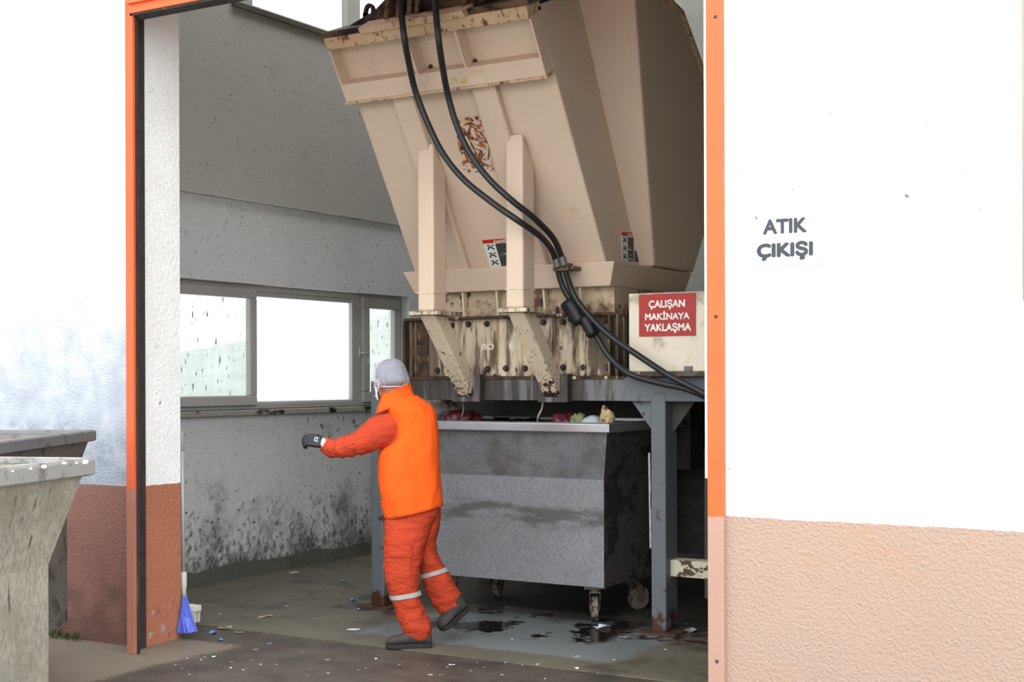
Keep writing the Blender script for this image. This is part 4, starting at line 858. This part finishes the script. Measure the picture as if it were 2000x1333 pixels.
# cargo pocket on the outer thigh with a flap
def patch(mb, pl_, pr, pt_, pb_, cu, cw, au, aw, off, n=8):
    """a piece of cloth laid on the near side of a leg"""
    ro = []; 
    for j in range(n+1):
        py_ = pt_+(pb_-pt_)*j/n
        for o2 in (0,): 
            row = []
            for i in range(n+1):
                u = U(pl_, py_)+(U(pr, py_)-U(pl_, py_))*i/n; q = max(-.999, min(.999, (u-cu)/au)); row.append(Vector((u, cw-aw*(1-abs(q)**2.3)**(1/2.3)-off, Z(py_))))
            ro.append(row)
    vs = [v for r in ro for v in r]; vs2 = [v+Vector((0, .012, 0)) for v in vs]; m_ = n+1
    fs = [(j*m_+i, j*m_+i+1, (j+1)*m_+i+1, (j+1)*m_+i) for j in range(n) for i in range(n)]; N_ = len(vs)
    fs2 = [tuple(k+N_ for k in reversed(f)) for f in fs]
    bd = [i for i in range(m_)]+[j*m_+n for j in range(1, m_)]+[n*m_+i for i in range(n-1, -1, -1)]+[j*m_ for j in range(n-1, 0, -1)]
    mb.add(vs+vs2, fs+fs2+[(bd[k], bd[(k+1) % len(bd)], bd[(k+1) % len(bd)]+N_, bd[k]+N_) for k in range(len(bd))]); return mb
cu_ = (U(751, 1070)+U(831, 1070))/2; au_ = (U(831, 1070)-U(751, 1070))/2
pk = obj('cargo_pocket', patch(MB(), 757, 806, 1062, 1120, cu_-.004, -.068, au_, .108, .006), M_over, tro, local=True)
obj('pocket_flap', patch(MB(), 755, 808, 1058, 1080, cu_-.004, -.068, au_, .108, .014), M_over, pk, local=True)
# boots
def boot(heel, toe, tilt, name='boot'):
    heel, toe = Vector(heel), Vector(toe); d = (toe-heel); l = d.length; d.normalize(); s_ = Vector((0, 0, 1)).cross(d).normalized(); u_ = d.cross(s_); u_ = u_ if u_.z > 0 else -u_
    a = MB(); rings = []
    for f, wd, h_ in ((0, .030, .06), (.04, .038, .09), (.15, .043, .11), (.3, .043, .115), (.42, .043, .104), (.55, .047, .088), (.7, .053, .078), (.85, .051, .072), (.94, .042, .060), (1., .026, .04)):
        c_ = heel+d*l*f; rg_ = []
        for k in range(16):
            q = k*math.tau/16; x_ = wd*math.copysign(abs(math.cos(q))**.8, math.cos(q)); z_ = math.sin(q)
            rg_.append(c_+s_*x_+u_*(.02+(h_-.02)*(z_*.5+.5)))
        rings.append(rg_)
    a.loft(rings); bt = obj(name, a, M_boot, t, local=True, smooth=True)
    a = MB(); rings = []
    for f, wd in ((-.01, .026), (.03, .037), (.15, .043), (.35, .04), (.5, .045), (.7, .053), (.85, .051), (.95, .04), (1.01, .022)):
        c_ = heel+d*l*f; rings.append([c_-s_*wd, c_+s_*wd, c_+s_*wd+u_*.026, c_-s_*wd+u_*.026])
    obj('sole', a.loft(rings), mat('boot_sole', lin(38, 36, 34), .8), bt, local=True, bevel=.004)
    obj('boot_cuff', MB().tube([heel+d*l*.2+u_*.07, heel+d*l*.2+u_*.12+d*.0], [(.05, .046), (.048, .046)], 16), M_boot, bt, local=True)
hl_ = Vector((U(843), -.08, 0)); tl_ = Vector((U(755), -.10, 0)); boot(hl_, tl_, 0)
hR = L3(905, 1191, .14); tR = L3(866, 1226, .10); 
hR = L3(912, 1199, .15); tR = L3(862, 1236, .05)
boot(hR, tR, 0)
# vest: trunk with arm openings, collar, hem
vest = MB().loft([ring2(*r) for r in [(782, 815, 772, .0, .07), (763, 826, 779, .0, .095), (752, 838, 787, .0, .12, .0), (751, 847, 795, .0, .135), (758, 852, 806, .0, .145), (764, 855, 820, .0, .15), (767, 857, 838, .0, .155), (766, 857, 852, .0, .158),
    (760, 858, 862, .0, .162), (750, 858, 870, .0, .165), (740, 859, 880, .0, .168), (737, 859, 892, .0, .17), (736, 860, 918, .0, .172), (738, 862, 945, .0, .172, .05), (742, 863, 968, .0, .174, .12), (747, 865, 988, .0, .176, .2), (751, 866, 1000, .0, .178, .22)]], False)
for v in vest.v:
    f = max(0, min(1, (1.45-v.z)/.2)); v += Vector((.006*noise.noise(Vector((v.x*5, v.y*6, v.z*5))), .016*noise.noise(Vector((v.x*7+2, v.y*5, v.z*3.2)))+.006*noise.noise(Vector((v.x*16, v.y*9, v.z*14))), 0))*f
vo = obj('vest', vest, M_vest, t, local=True, smooth=True, sub=1)
so_ = vo.modifiers.new('so', 'SOLIDIFY'); so_.thickness = .012; so_.offset = -1
# stand collar, leaning forward with the neck
cl = MB()
rows = [(731, 803, 791, .0, .085), (736, 803, 780, .0, .082), (744, 802, 768, .0, .078), (756, 800, 757, .0, .073)]
rg = []
for i, (l_, r_, y_, cw_, b2) in enumerate(((735, 812, 793, .0, .092), (738, 806, 783, .0, .088), (742, 803, 774, .0, .084), (747, 801, 764, .0, .079), (750, 799, 758, .0, .076))):
    rg.append(ring2(l_, r_, y_, cw_, b2, .42))
cl.loft(rg, False)
co = obj('collar', cl, M_vest, vo, local=True, smooth=True, sub=1); so_ = co.modifiers.new('so', 'SOLIDIFY'); so_.thickness = .012; so_.offset = 0
# side pocket slit
a = MB().tube(smoothpath([L3(742, 935, -.06), L3(744, 955, -.075), L3(748, 975, -.085)]), [.006]*13, 8); obj('pocket_slit', a, M_black, vo, local=True)
# hair and hairnet
a = MB().ell(hl(-.02, 0, .03), (.1, .086, .1), 28, 18, Rh); a.v = [v for v in a.v]
obj('hair', a, mat('short_dark_hair', lin(66, 60, 66), .7, var=.3, vs=40., bump=(180., .6, .004)), t, local=True, smooth=True)
a = MB(); rings = []; n = 64
# slouching cap: rings from gathered edge to crown, in head space
for (e, h_, off, ba) in ((.076, -.058, 0, .0), (.094, -.054, .006, .012), (.108, -.036, .01, .02), (.112, -.008, .006, .012), (.112, .02, .002, .0), (.106, .048, -.004, 0), (.093, .074, -.006, 0), (.07, .094, -.006, 0), (.04, .106, -.005, 0), (.01, .110, -.004, 0)):
    rg_ = []
    for k in range(n):
        q = k*math.tau/n; ple = 1+.035*math.sin(k*9*math.tau/n+h_*30)*max(0, .06-h_)*8*.25+.045*noise.noise(Vector((math.cos(q)*4, math.sin(q)*4, h_*25)))
        back = max(0, -math.cos(q)); sag = -.02*back*(1 if h_ < .03 else 0)
        rg_.append(hl(-.022+math.cos(q)*(e+.006+ba*back*1.6)*ple, math.sin(q)*(e*.88)*ple, .02+h_+sag*.8))
    rings.append(rg_)
a.loft(rings, False)
M_net = mat('white_hairnet_gauze', lin(214, 214, 228), .8, var=.1, alpha=(260., .3, .7, .26, .44))
hn = obj('hairnet', a, M_net, t, local=True, smooth=True, sub=1)
obj('elastic_edge', MB().tube([v for v in rings[0]]+[rings[0][0]], .0045, 8), flat('net_elastic', 214, 206, 212, .8), hn, local=True)
# pleats gathered towards the edge
a = MB()
rp_ = random.Random(3)
for k in range(0, n, 3):
    q_ = rp_.choice((2, 3, 4)); k2 = 0; a.tube([rings[j][(k+k2*(j > 1)) % n] + (rings[j][(k+k2*(j > 1)) % n]-hc).normalized()*.001 for j in range(0, q_+1)], [.0009-.0006*j/q_ for j in range(q_+1)], 5)
obj('pleats', a, flat('net_pleat', 226, 224, 232, .8), hn, local=True)
# face mask and its ear loop
a = MB(); rings = []
for zf in (-.105, -.08, -.05, -.02):
    rings.append([hl(.02+.1*math.cos(q)*(1 if zf > -.1 else .8), .07*math.sin(q), zf) for q in [math.radians(-75+150*i/12) for i in range(13)]])
vs = [v for r in rings for v in r]; a.add(vs, [(j*13+i, j*13+i+1, (j+1)*13+i+1, (j+1)*13+i) for j in range(3) for i in range(12)])
fm = obj('face_mask', a, flat('mask_white', 222, 224, 228, .8), t, local=True, smooth=True); so_ = fm.modifiers.new('so', 'SOLIDIFY'); so_.thickness = .004
for s_ in (-1, 1): obj('ear_loop', MB().tube(smoothpath([hl(.05, s_*.078, -.03), hl(.01, s_*.088, .005), hl(-.02, s_*.09, -.005), hl(-.018, s_*.086, -.04), hl(.05, s_*.078, -.085)]), .0025, 6), flat('loop_white', 226, 226, 228), fm, local=True)
